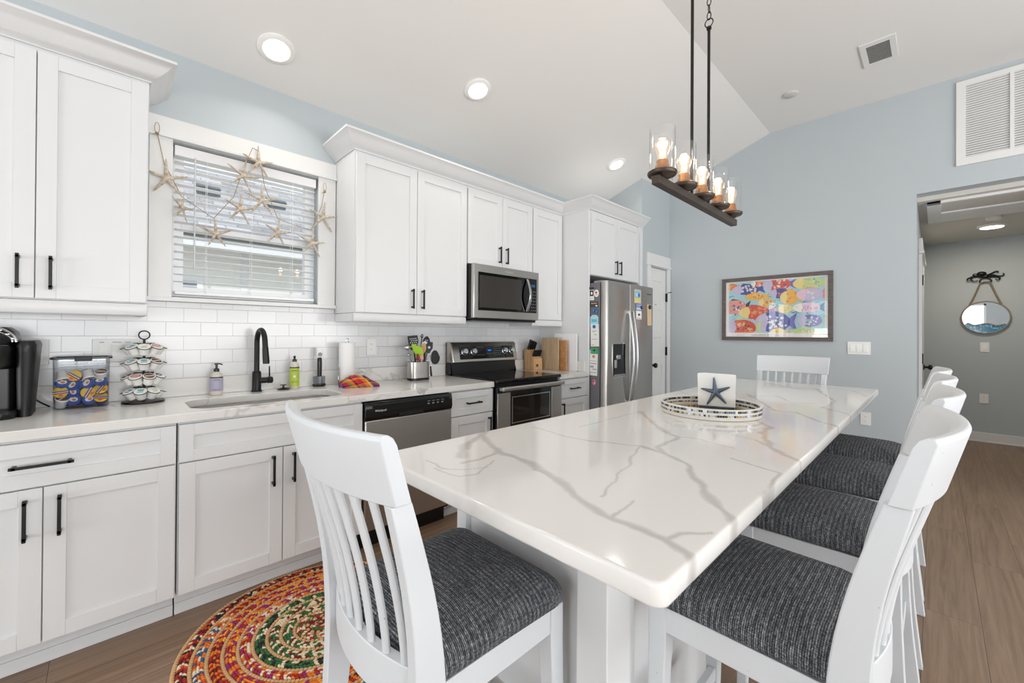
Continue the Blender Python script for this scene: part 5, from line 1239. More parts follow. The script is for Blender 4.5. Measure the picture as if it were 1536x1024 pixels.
# pods
PODW = M('pod_white', '#efeeea', 0.4); PODB = M('pod_blue', '#0c429c', 0.35); PODR = M('pod_red', '#b0203a', 0.35)
LY = M('lid_yellow', '#efc21c', 0.45); LO = M('lid_orange', '#e2701e', 0.45); LB = M('lid_brown', '#6f4634', 0.5); LT = M('lid_teal', '#3fb4c4', 0.45); LR = M('lid_rust', '#c4532a', 0.45); LG = M('lid_pale', '#dfe4d4', 0.45); LS = M('lid_dark', '#3b3a3c', 0.5); LRED = M('lid_red_stripe', '#b3202c', 0.45)
def make_pod(kind):
    """origin at the lid centre, cup hangs below"""
    cup, deco = {'blue': (PODB, 'blue'), 'yellow': (PODB, 'yellow'), 'white': (PODW, 'brown'), 'red': (PODR, 'yellow'), 'teal': (PODW, 'teal'), 'rust': (PODW, 'rust'), 'brown': (PODW, 'brown'), 'dark': (PODW, 'dark'), 'pale': (PODW, 'pale')}[kind]
    t = bpy.data.objects.new('coffee_pod', None); COL.objects.link(t); t.empty_display_size = 0.02
    m = MB(); m.lathe([(0.0175, -0.043), (0.0185, -0.041), (0.0205, -0.012), (0.0225, -0.008), (0.0228, -0.003), (0.0255, -0.002), (0.0255, 0)], n=20); obj('cup', m, cup, t, local=True)
    m = MB(); mats = [PODW if deco not in ('blue',) else PODB]; m.mi = 0; m.lathe([(0.0252, 0.0002), (0.0250, 0.0010)], n=20)
    if deco == 'yellow': mats[0] = LY
    def stripe(y0, y1, mt, R=0.0245, x0=None, x1=None):
        mats.append(mt); m.mi = len(mats)-1
        def hw(y): return math.sqrt(max(0, R*R-y*y))
        n = 6; up = []; dn = []
        for q in range(n+1):
            y = y0+(y1-y0)*q/n; w_ = hw(y); up.append((w_ if x1 is None else min(w_, x1), y)); dn.append((-w_ if x0 is None else max(-w_, x0), y))
        m.prism(up+dn[::-1], 0.0009, 0.0012+0.0001*len(mats))
    def disc(cx, cy, r, mt, sy=1.0):
        mats.append(mt); m.mi = len(mats)-1; m.prism([(cx+r*math.cos(a*PI/10), cy+r*sy*math.sin(a*PI/10)) for a in range(20)], 0.0009, 0.0012+0.0001*len(mats))
    if deco == 'yellow': stripe(-0.008, -0.003, LRED); stripe(-0.003, 0.000, PODW); stripe(0.0, 0.005, PODB); disc(0, -0.015, 0.008, LO, 0.7)
    elif deco == 'blue': disc(0, 0.002, 0.015, PODW, 0.7); disc(0.002, 0.0, 0.007, LO, 0.7); disc(-0.003, 0.012, 0.006, M('pod_light_blue', '#9fc4e6', 0.4), 0.5)
    elif deco == 'brown': disc(0, 0.0, 0.021, LB); stripe(-0.003, 0.003, PODW, 0.018)
    elif deco == 'teal': disc(0.0, 0.006, 0.013, LT, 0.6); stripe(-0.012, -0.008, LS, 0.016); disc(0.006, 0.014, 0.006, LY, 0.4)
    elif deco == 'rust': stripe(-0.004, 0.016, LR, 0.021); stripe(-0.012, -0.009, LS, 0.017); stripe(0.003, 0.008, PODW, 0.016)
    elif deco == 'dark': disc(0, 0.004, 0.018, LS, 0.7); stripe(0.001, 0.006, PODW, 0.012)
    elif deco == 'pale': disc(0.004, 0.004, 0.012, LG, 0.8); stripe(-0.014, -0.010, LT, 0.016); stripe(-0.006, -0.001, LY, 0.010)
    obj('lid', m, mats, t, local=True, smooth=False); return t
PROTO = {}
def pod(kind, loc, rot, label, group):
    if kind not in PROTO: t = make_pod(kind); PROTO[kind] = t
    else: t = copy_tree(PROTO[kind])
    t.location = loc; t.rotation_euler = rot; t['label'] = label; t['category'] = 'coffee pod'; t['group'] = group; return t
# clear bin
bn = thing('pod_bin', 'clear lidded plastic bin full of blue and white coffee pods', 'storage bin', (-0.079, 2.81, ZC))
BIN = glassy('clear_bin_plastic', '#f6f7f8', dens=0.0, dcol='#c8ccd4')
def BL(ins, z): return [(a, b, z) for a, b in rrect(-0.172+ins, 0.014-ins, 2.758+ins, 2.872-ins, 0.014, 5)]
m = MB(); m.loft([BL(0.005, ZC), BL(0.003, ZC+0.004), BL(0.0, 1.140), BL(0.002, 1.140), BL(0.005, ZC+0.007), BL(0.007, ZC+0.004)], True, True); obj('bin_body', m, BIN, bn)
m = MB(); m.ring_plate(rrect(-0.180, 0.022, 2.750, 2.880, 0.018), rrect(-0.165, 0.007, 2.765, 2.865, 0.010), 1.1405, 1.150); obj('lid_rim', m, M('smoke_rim', '#3f4247', 0.3), bn, bevel=0.002)
m = MB(); m.box(-0.166, 0.008, 2.764, 2.866, 1.1445, 1.1475); obj('lid', m, glassy('smoke_lid', '#c6cace', dens=0.25, dcol='#8c9096'), bn)
m = MB(); m.box(-0.103, -0.046, 2.742, 2.756, 1.132, 1.153); obj('latch', m, M('dark_latch', '#1f232a', 0.5), bn, bevel=0.003)
rn = random.Random(11)
rowsN = ('bottom layer', 'second layer', 'third layer', 'top layer'); colN = ('far left', 'left of centre', 'right of centre', 'far right')
KIN = [['white', 'blue', 'blue', 'yellow'], ['yellow', 'blue', 'yellow', 'yellow'], ['blue', 'blue', 'blue', 'blue'], ['white', 'yellow', 'white', 'white']]
for r in range(4):
    for c in range(4):
        for d in range(2):
            if r == 3 and d == 1 and c in (0, 3): continue
            k = KIN[r][c] if d == 0 else rn.choice(('blue', 'red', 'white', 'blue'))
            x = -0.1435+0.0430*c+rn.uniform(-0.002, 0.002); y = 2.786+0.047*d; z = ZC+0.031+0.0385*r+(0.003*math.sin(c*2.1+r))
            tilt = rn.uniform(0.9, 1.45) if (d == 0 and k != 'white') else rn.choice((1.5, 2.6, 0.5)); yaw = rn.uniform(-0.5, 0.5); 
            R = Matrix.Rotation(yaw, 3, 'Z') @ Matrix.Rotation(tilt, 3, 'X') @ Matrix.Rotation(rn.uniform(-1.2, 1.2), 3, 'Z')
            off = R @ Vector((0, 0, 0.0205)); 
            pod(k, (x+off.x*0.8, min(2.858, max(2.772, y+off.y*0.8)), z+off.z), R.to_euler(), '%s pod, %s lid, in clear bin, %s, %s, %s row' % ({'blue': 'blue', 'yellow': 'blue', 'white': 'white', 'red': 'red'}[k], {'blue': 'blue', 'yellow': 'yellow striped', 'white': 'brown', 'red': 'yellow striped'}[k], rowsN[r], colN[c], 'front' if d == 0 else 'back'), 'coffee pods in the clear bin')
# carousel
CX, CYY = 0.137, 2.79
ca = thing('pod_carousel', 'black wire four-tier coffee pod carousel with ring handle beside the bin', 'carousel', (CX, CYY, ZC))
m = MB(); m.lathe([(0.082, ZC), (0.084, ZC+0.004), (0.082, ZC+0.010), (0.02, ZC+0.013)], (CX, CYY, 0), 40); obj('base', m, BLKPL, ca)
m = MB(); m.tube([(CX, CYY, ZC+0.01), (CX, CYY, 1.232)], 0.0055, 10); obj('pole', m, BLACK, ca)
m = MB(); m.tube([(CX+0.021*math.cos(a*PI/16), CYY, 1.252+0.021*math.sin(a*PI/16)) for a in range(32)], 0.003, 8, closed=True); obj('ring_handle', m, BLACK, ca)
TZ = [1.197, 1.124, 1.050, 0.978]; TK = [['pale', 'teal', 'pale', 'rust', 'dark'], ['dark', 'teal', 'teal', 'brown', 'pale'], ['brown', 'rust', 'brown', 'dark', None], ['pale', 'teal', 'teal', 'pale', 'pale']]
TPH = [0.0, 0.0, 0.30, -0.18]; tn = ('top tier', 'second tier', 'third tier', 'bottom tier'); pn = ('leftmost', 'second from left', 'middle', 'fourth from left', 'rightmost')
base = math.atan2(-CYY, -CX)
for ti in range(4):
    m = MB()
    for k in range(8):
        a = base + TPH[ti] + (k-2)*2*PI/8; dx, dy = math.cos(a), math.sin(a); p = (CX+dx*0.067, CYY+dy*0.067, TZ[ti])
        m.tube([(CX+dx*0.004, CYY+dy*0.004, TZ[ti]+0.012), (CX+dx*0.04, CYY+dy*0.04, TZ[ti]+0.014)], 0.0018, 6)
        out = Vector((dx*0.48, dy*0.48, 0.877)).normalized(); u = out.orthogonal().normalized(); v = out.cross(u); c0 = Vector(p)
        m.tube([c0-out*0.0035+0.0262*(math.cos(q*PI/12)*u+math.sin(q*PI/12)*v) for q in range(24)], 0.0018, 6, closed=True)
    obj('tier_rack', m, BLACK, ca)
    for k in range(5):
        kind = TK[ti][k]
        if kind is None: continue
        a = base + TPH[ti] - (2-k)*2*PI/8; dx, dy = math.cos(a), math.sin(a); out = Vector((dx*0.48, dy*0.48, 0.877)).normalized()
        q = out.to_track_quat('Z', 'Y')
        pod(kind, (CX+dx*0.067, CYY+dy*0.067, TZ[ti]), q.to_euler(), 'white pod with %s lid, %s on the %s of the carousel' % ({'pale': 'pale green', 'teal': 'teal', 'rust': 'rust orange', 'dark': 'dark grey', 'brown': 'brown'}[kind], pn[k], tn[ti]), 'coffee pods on the carousel')

# hand soap
def bottle(name, label, cat, x, y, prof, mat, n=28): 
    t = thing(name, label, cat, (x, y, ZC)); m = MB(); m.lathe([(r, ZC+h) for r, h in prof], (x, y, 0), n); obj('bottle', m, mat, t); return t
SOAPM = M('cloudy_plastic', '#d6cdc2', 0.3)
t = bottle('hand_soap_bottle', 'lavender labelled hand soap pump bottle left of the faucet', 'soap bottle', 0.448, 2.850, [(0.027, 0), (0.031, 0.004), (0.031, 0.105), (0.026, 0.120), (0.014, 0.127), (0.014, 0.131)], SOAPM)
def wrap(t, x, y, r, z0, z1, mat, a0, a1, nm):
    m = MB(); n = 20; L = [[(x+rr*math.cos(a0+(a1-a0)*k/n), y+rr*math.sin(a0+(a1-a0)*k/n), z) for rr, z in ((r, ZC+z0), (r+0.0004, ZC+z0), (r+0.0004, ZC+z1), (r, ZC+z1))] for k in range(n+1)]; m.loft(L); return obj(nm, m, mat, t)
LAV = M('lavender_label', '#b3aec4', 0.5); lb = wrap(t, 0.448, 2.850, 0.0312, 0.022, 0.100, LAV, PI*1.02, PI*2.0, 'label'); wrap(lb, 0.448, 2.850, 0.0316, 0.097, 0.103, BLKPL, PI*1.0, PI*2.02, 'label_band')
a = math.radians(262); DKL = M('label_dark', '#333333')
def lab_text(par, x, y, r, z, s, size, ang=262):
    a = math.radians(ang); text('lettering', s, size, (x+(r+0.001)*math.cos(a), y+(r+0.001)*math.sin(a), z), (PI/2, 0, a+PI/2), DKL, par, 'CENTER')
lab_text(lb, 0.448, 2.850, 0.0316, ZC+0.083, "MEYER'S", 0.0085); lab_text(lb, 0.448, 2.850, 0.0316, ZC+0.030, "HAND SOAP", 0.0065)
m = MB(); m.lathe([(0.0135, ZC+0.131), (0.0135, ZC+0.147), (0.006, ZC+0.151), (0.006, ZC+0.172)], (0.448, 2.85, 0), 18); m.lathe([(0.011, ZC+0.172), (0.011, ZC+0.179)], (0.448, 2.85, 0), 18); m.tube([(0.448, 2.85, ZC+0.176), (0.465, 2.835, ZC+0.175), (0.472, 2.829, ZC+0.170)], 0.0035, 8); obj('pump', m, BLKPL, t)
# faucet
fc = thing('faucet', 'tall matte black gooseneck kitchen faucet behind the sink', 'faucet', (0.648, 2.855, ZC)); fx, fy = 0.648, 2.855
m = MB(); m.lathe([(0.030, ZC), (0.030, ZC+0.004), (0.0245, ZC+0.010), (0.0235, ZC+0.115), (0.0185, ZC+0.122)], (fx, fy, 0), 28); obj('base', m, BLACK, fc)
m = MB(); pts = [(fx, fy, ZC+0.118), (fx, fy, 1.205)]
for k in range(1, 17):
    a_ = PI*k/16; pts.append((fx+0.004*(1-math.cos(a_)), fy-0.072*(1-math.cos(a_)), 1.205+0.078*math.sin(a_)))
pts.append((fx+0.009, fy-0.148, 1.180)); m.tube(pts, 0.0145, 16); obj('spout', m, BLACK, fc)
m = MB(); m.tube([(fx+0.009, fy-0.148, 1.182), (fx+0.012, fy-0.155, 1.10), (fx+0.012, fy-0.156, 1.088)], [0.0155, 0.0175, 0.0165], 18); obj('spray_head', m, BLACK, fc)
m = MB(); m.lathe([(0.0175, 0.0), (0.0175, 0.052), (0.0155, 0.054), (0.0155, 0.056), (0.020, 0.058), (0.020, 0.080), (0.017, 0.084)], n=22, axis='X'); m.xf(Matrix.Translation((fx, fy-0.004, ZC+0.065))); hb = obj('handle_hub', m, BLACK, fc)
m = MB(); m.tube([(fx+0.068, fy-0.004, ZC+0.083), (fx+0.066, fy-0.006, ZC+0.140), (fx+0.066, fy-0.007, ZC+0.150)], [0.0045, 0.004, 0.003], 10); obj('lever', m, BLACK, hb)
# sink plug / soap dispenser cap
t = thing('sink_stopper', 'black sink stopper with knob lying on the counter right of the faucet', 'stopper', (0.792, 2.845, ZC))
m = MB(); m.lathe([(0.034, ZC), (0.036, ZC+0.003), (0.026, ZC+0.009), (0.008, ZC+0.012)], (0.792, 2.845, 0), 28); obj('disc', m, BLKPL, t)
m = MB(); m.lathe([(0.006, ZC+0.012), (0.006, ZC+0.025), (0.018, ZC+0.027), (0.018, ZC+0.031)], (0.792, 2.845, 0), 20); obj('knob', m, BLKPL, t)
# dish soap
t = bottle('dish_soap_bottle', 'green labelled dish soap bottle with black cap behind the sink', 'soap bottle', 0.858, 2.855, [(0.025, 0), (0.0275, 0.004), (0.0275, 0.145), (0.024, 0.158), (0.013, 0.166), (0.013, 0.170)], SOAPM)
LIME = M('lime_label', '#b9cc4a', 0.5); lb = wrap(t, 0.858, 2.855, 0.0277, 0.016, 0.135, LIME, PI*1.0, PI*2.05, 'label'); wrap(lb, 0.858, 2.855, 0.0281, 0.130, 0.137, BLKPL, PI*1.0, PI*2.05, 'label_band')
lab_text(lb, 0.858, 2.855, 0.0281, ZC+0.111, "MEYER'S", 0.010, 255); lab_text(lb, 0.858, 2.855, 0.0281, ZC+0.042, "DISH SOAP", 0.0075, 255)
m = MB(); a = math.radians(255); m.lathe([(0.008, 0), (0.008, -0.0006)], n=18, axis='Y'); m.xf(Matrix.Translation((0.858+0.0285*math.cos(a), 2.855+0.0285*math.sin(a), ZC+0.078)) @ Matrix.Rotation(a+PI/2, 4, 'Z')); obj('label_seal', m, PAPER, lb)
m = MB(); m.lathe([(0.0135, ZC+0.170), (0.0135, ZC+0.184), (0.006, ZC+0.188), (0.0055, ZC+0.194), (0.008, ZC+0.198), (0.007, ZC+0.206), (0.003, ZC+0.208)], (0.858, 2.855, 0), 18); obj('cap', m, BLKPL, t)
# brush in holder
bx, by = 1.012, 2.862
t = thing('brush_holder', 'clear brush caddy with a black base at the back of the sink', 'holder', (bx, by, ZC))
m = MB(); m.lathe([(0.036, ZC), (0.042, ZC+0.008), (0.041, ZC+0.016), (0.034, ZC+0.018)], (bx, by, 0), 28, sy=0.85); obj('base', m, BLKPL, t)
m = MB(); m.lathe([(0.036, ZC+0.018), (0.038, ZC+0.066), (0.0365, ZC+0.066), (0.0345, ZC+0.019)], (bx, by, 0), 28, sy=0.85, cap=False); obj('cup', m, glassy('clear_cup_plastic', '#e8ebee', dens=0.08, dcol='#c0c0c0'), t)
t = thing('dish_brush', 'black handled dish brush standing upright in the clear caddy', 'brush', (bx, by, ZC+0.02))
m = MB(); m.loft([[(bx+w_*a_, by-0.004+d_*b_, z) for a_, b_ in ((-1, -0.5), (-0.5, -1), (0.5, -1), (1, -0.5), (1, 0.5), (0.5, 1), (-0.5, 1), (-1, 0.5))] for z, w_, d_ in ((ZC+0.065, 0.013, 0.010), (ZC+0.10, 0.0135, 0.010), (ZC+0.16, 0.014, 0.010), (ZC+0.185, 0.013, 0.009), (ZC+0.19, 0.009, 0.006))]); obj('handle', m, BLKPL, t)
m = MB(); m.lathe([(0.013, ZC+0.020), (0.014, ZC+0.064)], (bx, by-0.004, 0), 16); obj('bristles', m, M('clear_grey_bristles', '#b9bcc0', 0.3), t)
m = MB(); m.lathe([(0.002, 0), (0.021, 0.002), (0.021, 0.012), (0.002, 0.014)], n=24, axis='Y'); m.xf(Matrix.Translation((bx, by-0.012, ZC+0.212))); m.box(bx-0.018, bx+0.018, by-0.008, by+0.006, ZC+0.222, ZC+0.258); obj('scraper_head', m, M('clear_white_head', '#e4e6e8', 0.25), t, bevel=0.002)
m = MB(); m.lathe([(0.002, 0), (0.013, 0.0), (0.013, 0.003), (0.002, 0.004)], n=20, axis='Y'); m.xf(Matrix.Translation((bx, by-0.016, ZC+0.212))); obj('dial', m, M('grey_dial', '#8d9096', 0.4), t)
# paper towels
px, py = 1.178, 2.815
t = thing('paper_towel_holder', 'steel upright holder with ring top carrying the paper towel roll', 'holder', (px, py, ZC))
m = MB(); m.lathe([(0.072, ZC), (0.074, ZC+0.003), (0.070, ZC+0.008), (0.01, ZC+0.009)], (px, py, 0), 32); obj('base', m, CHROME, t)
m = MB(); m.tube([(px, py, ZC+0.009), (px, py, ZC+0.292)], 0.004, 10); m.tube([(px+0.012*math.cos(a*PI/8), py, ZC+0.302+0.013*math.sin(a*PI/8)) for a in range(16)], 0.0022, 6, closed=True); obj('post', m, CHROME, t)
m = MB(); m.tube([(px-0.066, py-0.02, ZC+0.006), (px-0.066, py-0.02, ZC+0.115), (px-0.062, py-0.016, ZC+0.125), (px-0.058, py-0.012, ZC+0.115), (px-0.058, py-0.012, ZC+0.006)], 0.002, 6); obj('side_arm', m, CHROME, t)
m = MB(); m.lathe([(0.018, ZC+0.010), (0.050, ZC+0.010), (0.052, ZC+0.014), (0.052, ZC+0.284), (0.050, ZC+0.287), (0.018, ZC+0.287)], (px, py, 0), 36); tag(obj('paper_towel_roll', m, M('paper_towel', '#eeeeed', 0.95, bump=0.4, bscale=260)), 'white paper towel roll standing on the counter', 'paper towel')
# plaid kitchen towel
def mk_plaid():
    t = NT('bright_plaid_cloth'); tc = t.n('ShaderNodeTexCoord').outputs['Object']; s = t.n('ShaderNodeSeparateXYZ', I={0: tc})
    st = [(0, '#b3202a'), (0.16, '#e07b1e'), (0.28, '#f2c730'), (0.36, '#1f2f7a'), (0.5, '#b3202a'), (0.62, '#2f8a58'), (0.72, '#e07b1e'), (0.84, '#161a3a'), (0.93, '#d42c3a')]
    def br(v, sc): return t.ramp(t.math('FRACT', t.math('MULTIPLY', v, sc)), st, 'CONSTANT')
    a = br(t.math('ADD', s.outputs[0], t.math('MULTIPLY', s.outputs[2], 0.8)), 5.5); b = br(t.math('ADD', s.outputs[1], t.math('MULTIPLY', s.outputs[2], 1.1)), 8.5)
    t.bsdf(t.mix(0.42, a, b), 0.95, 0, t.bump(t.noise(tc, 700, 2).outputs[0], 0.5, 0.001)); return t.m
m = MB(); from mathutils import noise as NZ
L = []; NXX = 40
for i in range(NXX+1):
    u = i/NXX; x = -0.115+0.23*u; hh = 0.088*math.sin(PI*min(1, max(0.0, 0.10+u*0.82)))**0.8*(1-0.35*u); wd = 0.048+0.022*u; ring = []
    for j in range(20):
        a_ = 2*PI*j/20; yy = wd*math.cos(a_)*(1+0.12*NZ.noise((u*5, j*0.7, 0))); zz = max(0.0, hh*0.5+hh*0.5*math.sin(a_)*(1+0.35*NZ.noise((u*7, j*0.9, 2)))+0.006*math.sin(j*1.9+u*6))
        ring.append((x+0.010*NZ.noise((j*0.6, u*4, 5)), yy, zz if math.sin(a_) > -0.2 else 0.0005))
    L.append(ring)
m.loft(L); m.xf(Matrix.Translation((1.195, 2.665, ZC)) @ Matrix.Rotation(-0.12, 4, 'Z')); tag(obj('kitchen_towel', m, mk_plaid(), angle=70), 'folded red, orange and yellow plaid kitchen towel on the counter', 'towel')

# utensil crock
ux, uy = 1.705, 2.765
t = thing('utensil_holder', 'oval brushed steel utensil holder with a black base on the counter', 'utensil holder', (ux, uy, ZC))
def UL(k, z): return [(ux+a*k, uy+b*k, z) for a, b in rrect(-0.083, 0.083, -0.048, 0.048, 0.040, 8)]
m = MB(); m.loft([UL(1.0, ZC+0.018), UL(1.0, ZC+0.138), UL(0.965, ZC+0.138), UL(0.965, ZC+0.022)], True, True); obj('holder_body', m, STEELX, t)
m = MB(); m.loft([UL(1.02, ZC), UL(1.02, ZC+0.0175)]); obj('base', m, BLKPL, t)
def utensil(name, label, bx_, by_, tx, tz, ty, mat_h, head=None, hr=0.006):
    """handle from inside the holder to (tx, ty, tz), head built by a callback in a local frame"""
    t = thing(name, label, 'utensil', (ux+bx_, uy+by_, ZC+0.03), group='utensils in the steel holder')
    tz = tz*1.06+0.012; a_ = Vector((ux+bx_, uy+by_, ZC+0.03)); b_ = Vector((ux+tx, uy+ty, ZC+tz)); m = MB(); m.tube([a_, b_], hr, 8); obj('handle', m, mat_h, t)
    if head:
        d = (b_-a_).normalized(); vx = Vector((0.85, -0.52, 0)); vx = (vx-vx.dot(d)*d).normalized(); vn = d.cross(vx)
        def W(p): return b_ + vx*p[0]*1.15 + vn*p[1] + d*p[2]*1.15
        m = MB(); mats = head(m, W); obj('head', m, mats, t)
    return t
def flat_head(outline, th, mat, dots=None, dm=None, holes=()):
    def f(m, W):
        m.loft([[W((a, -th/2, b)) for a, b in outline], [W((a, th/2, b)) for a, b in outline]])
        if dots:
            for a, b, r in dots:
                m.mi = 1; m.loft([[W((a+r*math.cos(q*PI/4), s*(th/2+0.0006), b+r*math.sin(q*PI/4))) for q in range(8)] for s in (-1, 1)]); m.mi = 0
            return [mat, dm]
        return [mat]
    return f
def oval(w_, h_, c=0.0, p=1.0, n=20): return [(w_*math.cos(2*PI*k/n)*(1-0.15*math.sin(2*PI*k/n)*p), c+h_*math.sin(2*PI*k/n)) for k in range(n)]
SLOTL = M('slot_light', '#cfd2d6', 0.5); WOODU = M('wood_spoon', '#c49a6c', 0.6)
utensil('slotted_turner', 'black slotted turner with round holes, tallest at the back of the steel holder', 0.0, 0.02, -0.020, 0.215, 0.03, BLKPL, flat_head([(-0.022, -0.01), (0.022, -0.01), (0.034, 0.05), (0.030, 0.085), (-0.034, 0.085), (-0.034, 0.04)], 0.003, BLKPL, [(-0.018+0.012*i+(0.006 if j % 2 else 0), 0.012+0.013*j, 0.0035) for i in range(4) for j in range(5)], SLOTL))
utensil('green_spatula', 'lime green silicone spatula leaning left in the steel holder', 0.03, -0.02, 0.0, 0.165, -0.03, M('lime_silicone', '#9bc522', 0.45), flat_head([(-0.018, -0.03), (0.018, -0.03), (0.016, 0.05), (-0.040, 0.085), (-0.05, 0.07)], 0.006, M('lime_silicone', '#9bc522')))
utensil('wooden_spoon', 'light wooden spoon in the middle of the steel holder', 0.0, -0.01, 0.028, 0.19, -0.02, WOODU, flat_head(oval(0.017, 0.036, 0.025), 0.008, WOODU))
utensil('steel_ladle', 'steel ladle leaning out at the left of the holder', -0.03, 0.0, -0.095, 0.205, -0.01, CHROME, lambda m, W: (m.ball(tuple(W((0, 0, 0.018))), 0.027, 14, 10, (1, 0.7, 0.8)), [CHROME])[1], 0.0035)
utensil('wire_whisk', 'steel wire strainer leaning far left in the holder', -0.05, -0.02, -0.098, 0.165, -0.03, CHROME, lambda m, W: ([m.tube([W((0.018*math.cos(k*PI/12), 0, 0.01+0.018*math.sin(k*PI/12))) for k in range(24)], 0.0014, 5, closed=True), m.ball(tuple(W((0, 0, 0.008))), 0.016, 10, 6, (1.2, 0.6, 0.5))], [CHROME])[1], 0.0025)
utensil('spaghetti_server', 'black toothed pasta server on the right of the steel holder', 0.03, 0.0, 0.075, 0.19, -0.01, BLKPL, flat_head([(-0.02, -0.01), (-0.026, 0.02), (-0.018, 0.03), (-0.028, 0.04), (-0.018, 0.048), (-0.012, 0.065), (0.02, 0.07), (0.028, 0.03), (0.015, -0.01)], 0.008, BLKPL, [(0.004, 0.03, 0.009)], SLOTL))
utensil('slotted_spoon', 'black curved slotted spoon, rightmost tall tool in the steel holder', 0.05, 0.02, 0.085, 0.225, 0.03, BLKPL, flat_head(oval(0.026, 0.042, 0.03), 0.005, BLKPL, [(-0.008+0.008*i, 0.02+0.012*j, 0.003) for i in range(3) for j in range(3)], SLOTL))
utensil('black_ladle', 'black spoon with a white bowl face behind the pasta server', 0.02, 0.005, 0.058, 0.218, 0.008, BLKPL, flat_head(oval(0.024, 0.030, 0.015), 0.006, M('white_silicone', '#dfe3ea', 0.4)))
utensil('hook_tool', 'thin black tool with a round hanging hole at the top of the holder', 0.02, 0.03, 0.052, 0.29, 0.035, BLKPL, flat_head([(0.009*math.cos(k*PI/8), 0.012+0.014*math.sin(k*PI/8)) for k in range(16)], 0.004, BLKPL, [(0, 0.014, 0.0035)], SLOTL), 0.0045)
utensil('red_spatula', 'dark red handled tool low in the middle of the steel holder', -0.02, -0.03, -0.028, 0.165, -0.035, M('dark_red_silicone', '#6e1522', 0.45), flat_head([(-0.012, -0.03), (0.012, -0.03), (0.007, 0.012), (-0.005, 0.012)], 0.007, M('dark_red_silicone', '#6e1522')))
utensil('pink_brush', 'pink handled tool low at the front of the steel holder', 0.01, -0.035, 0.004, 0.150, -0.04, M('pink_silicone', '#e88aa0', 0.45), flat_head(oval(0.011, 0.014, 0.004), 0.008, M('pink_silicone', '#e88aa0')))
t = thing('kitchen_tongs', 'steel and black tongs hooked over the right end of the utensil holder', 'utensil', (ux+0.095, uy, ZC+0.02), group='utensils in the steel holder')
m = MB(); m.tube([(ux+0.070, uy-0.01, ZC+0.150), (ux+0.100, uy-0.01, ZC+0.185), (ux+0.105, uy-0.01, ZC+0.150), (ux+0.104, uy-0.01, ZC+0.10)], 0.004, 8); obj('arm', m, CHROME, t)
m = MB(); m.tube([(ux+0.104, uy-0.01, ZC+0.10), (ux+0.108, uy-0.012, ZC+0.04), (ux+0.112, uy-0.012, ZC+0.022)], [0.006, 0.008, 0.006], 10); obj('grip', m, BLKPL, t)
# black spoon rest on the upstand
m = MB(); m.prism([(0.048*math.cos(q*PI/12)*(0.78 if math.sin(q*PI/12) > 0 else 0.95), 0.058*math.sin(q*PI/12)) for q in range(24)], 0, 0.010, 'XZ'); m.xf(Matrix.Translation((1.958, YW-0.021, 1.0705)) @ Matrix.Rotation(-0.08, 4, 'Y')); tag(obj('spoon_rest', m, M('charcoal_silicone', '#2f3133', 0.6), bevel=0.004), 'black teardrop spoon rest propped on the tile left of the range', 'spoon rest')

# knife block
kb = thing('knife_block', 'light wooden knife block with black handled knives right of the range', 'knife block', (3.035, 2.80, ZC), rz=-0.15)
def KB(pts, x0, x1): return [[(x, y, z) for y, z in pts] for x in (x0, x1)]
m = MB(); m.loft(KB([(-0.075, 0), (0.065, 0), (0.075, 0.11), (0.085, 0.185), (0.035, 0.205), (-0.075, 0.115)][::1], -0.055, 0.055)); obj('block', m, BEECH, kb, bevel=0.003, local=True)
m = MB(); m.box(-0.022, 0.002, -0.0765, -0.0752, 0.035, 0.060); obj('logo_mark', m, M('burnt_logo', '#4a3a2c', 0.7), kb, local=True)
dirv = Vector((0, -0.45, 0.89)).normalized()
def knife(i, lx, ly, lz, ln, lab, w_=0.014):
    t = thing('kitchen_knife', lab, 'knife', group='knives in the block'); t.location = Vector((3.035, 2.80, ZC)); t.rotation_euler = (0, 0, -0.15)
    c = Vector((lx, ly, lz)); m = MB(); m.obox(c+dirv*ln/2, ((1, 0, 0), (0, dirv.z, -dirv.y), dirv), (0.0062, w_, ln/2)); obj('handle', m, BLKPL, t, local=True, bevel=0.003)
    m = MB()
    for q in (0.3, 0.7): m.obox(c+dirv*ln*q, ((1, 0, 0), (0, dirv.z, -dirv.y), dirv), (0.0068, 0.002, 0.002))
    obj('rivets', m, CHROME, t, local=True)
for i, (lx, ly, lz, ln) in enumerate([(-0.038, 0.045, 0.185, 0.125), (-0.013, 0.045, 0.185, 0.115), (0.012, 0.045, 0.185, 0.11), (0.037, 0.045, 0.185, 0.10)]):
    knife(i, lx, ly, lz, ln, 'large black handled knife in the back row of the block, %s' % ('leftmost', 'second from left', 'third from left', 'rightmost')[i])
for i in range(6):
    knife(i, -0.042+0.0168*i, -0.040, 0.125, 0.080, 'small black handled steak knife in the front row of the block, %s' % ('leftmost', 'second from left', 'third from left', 'third from right', 'second from right', 'rightmost')[i], 0.008)
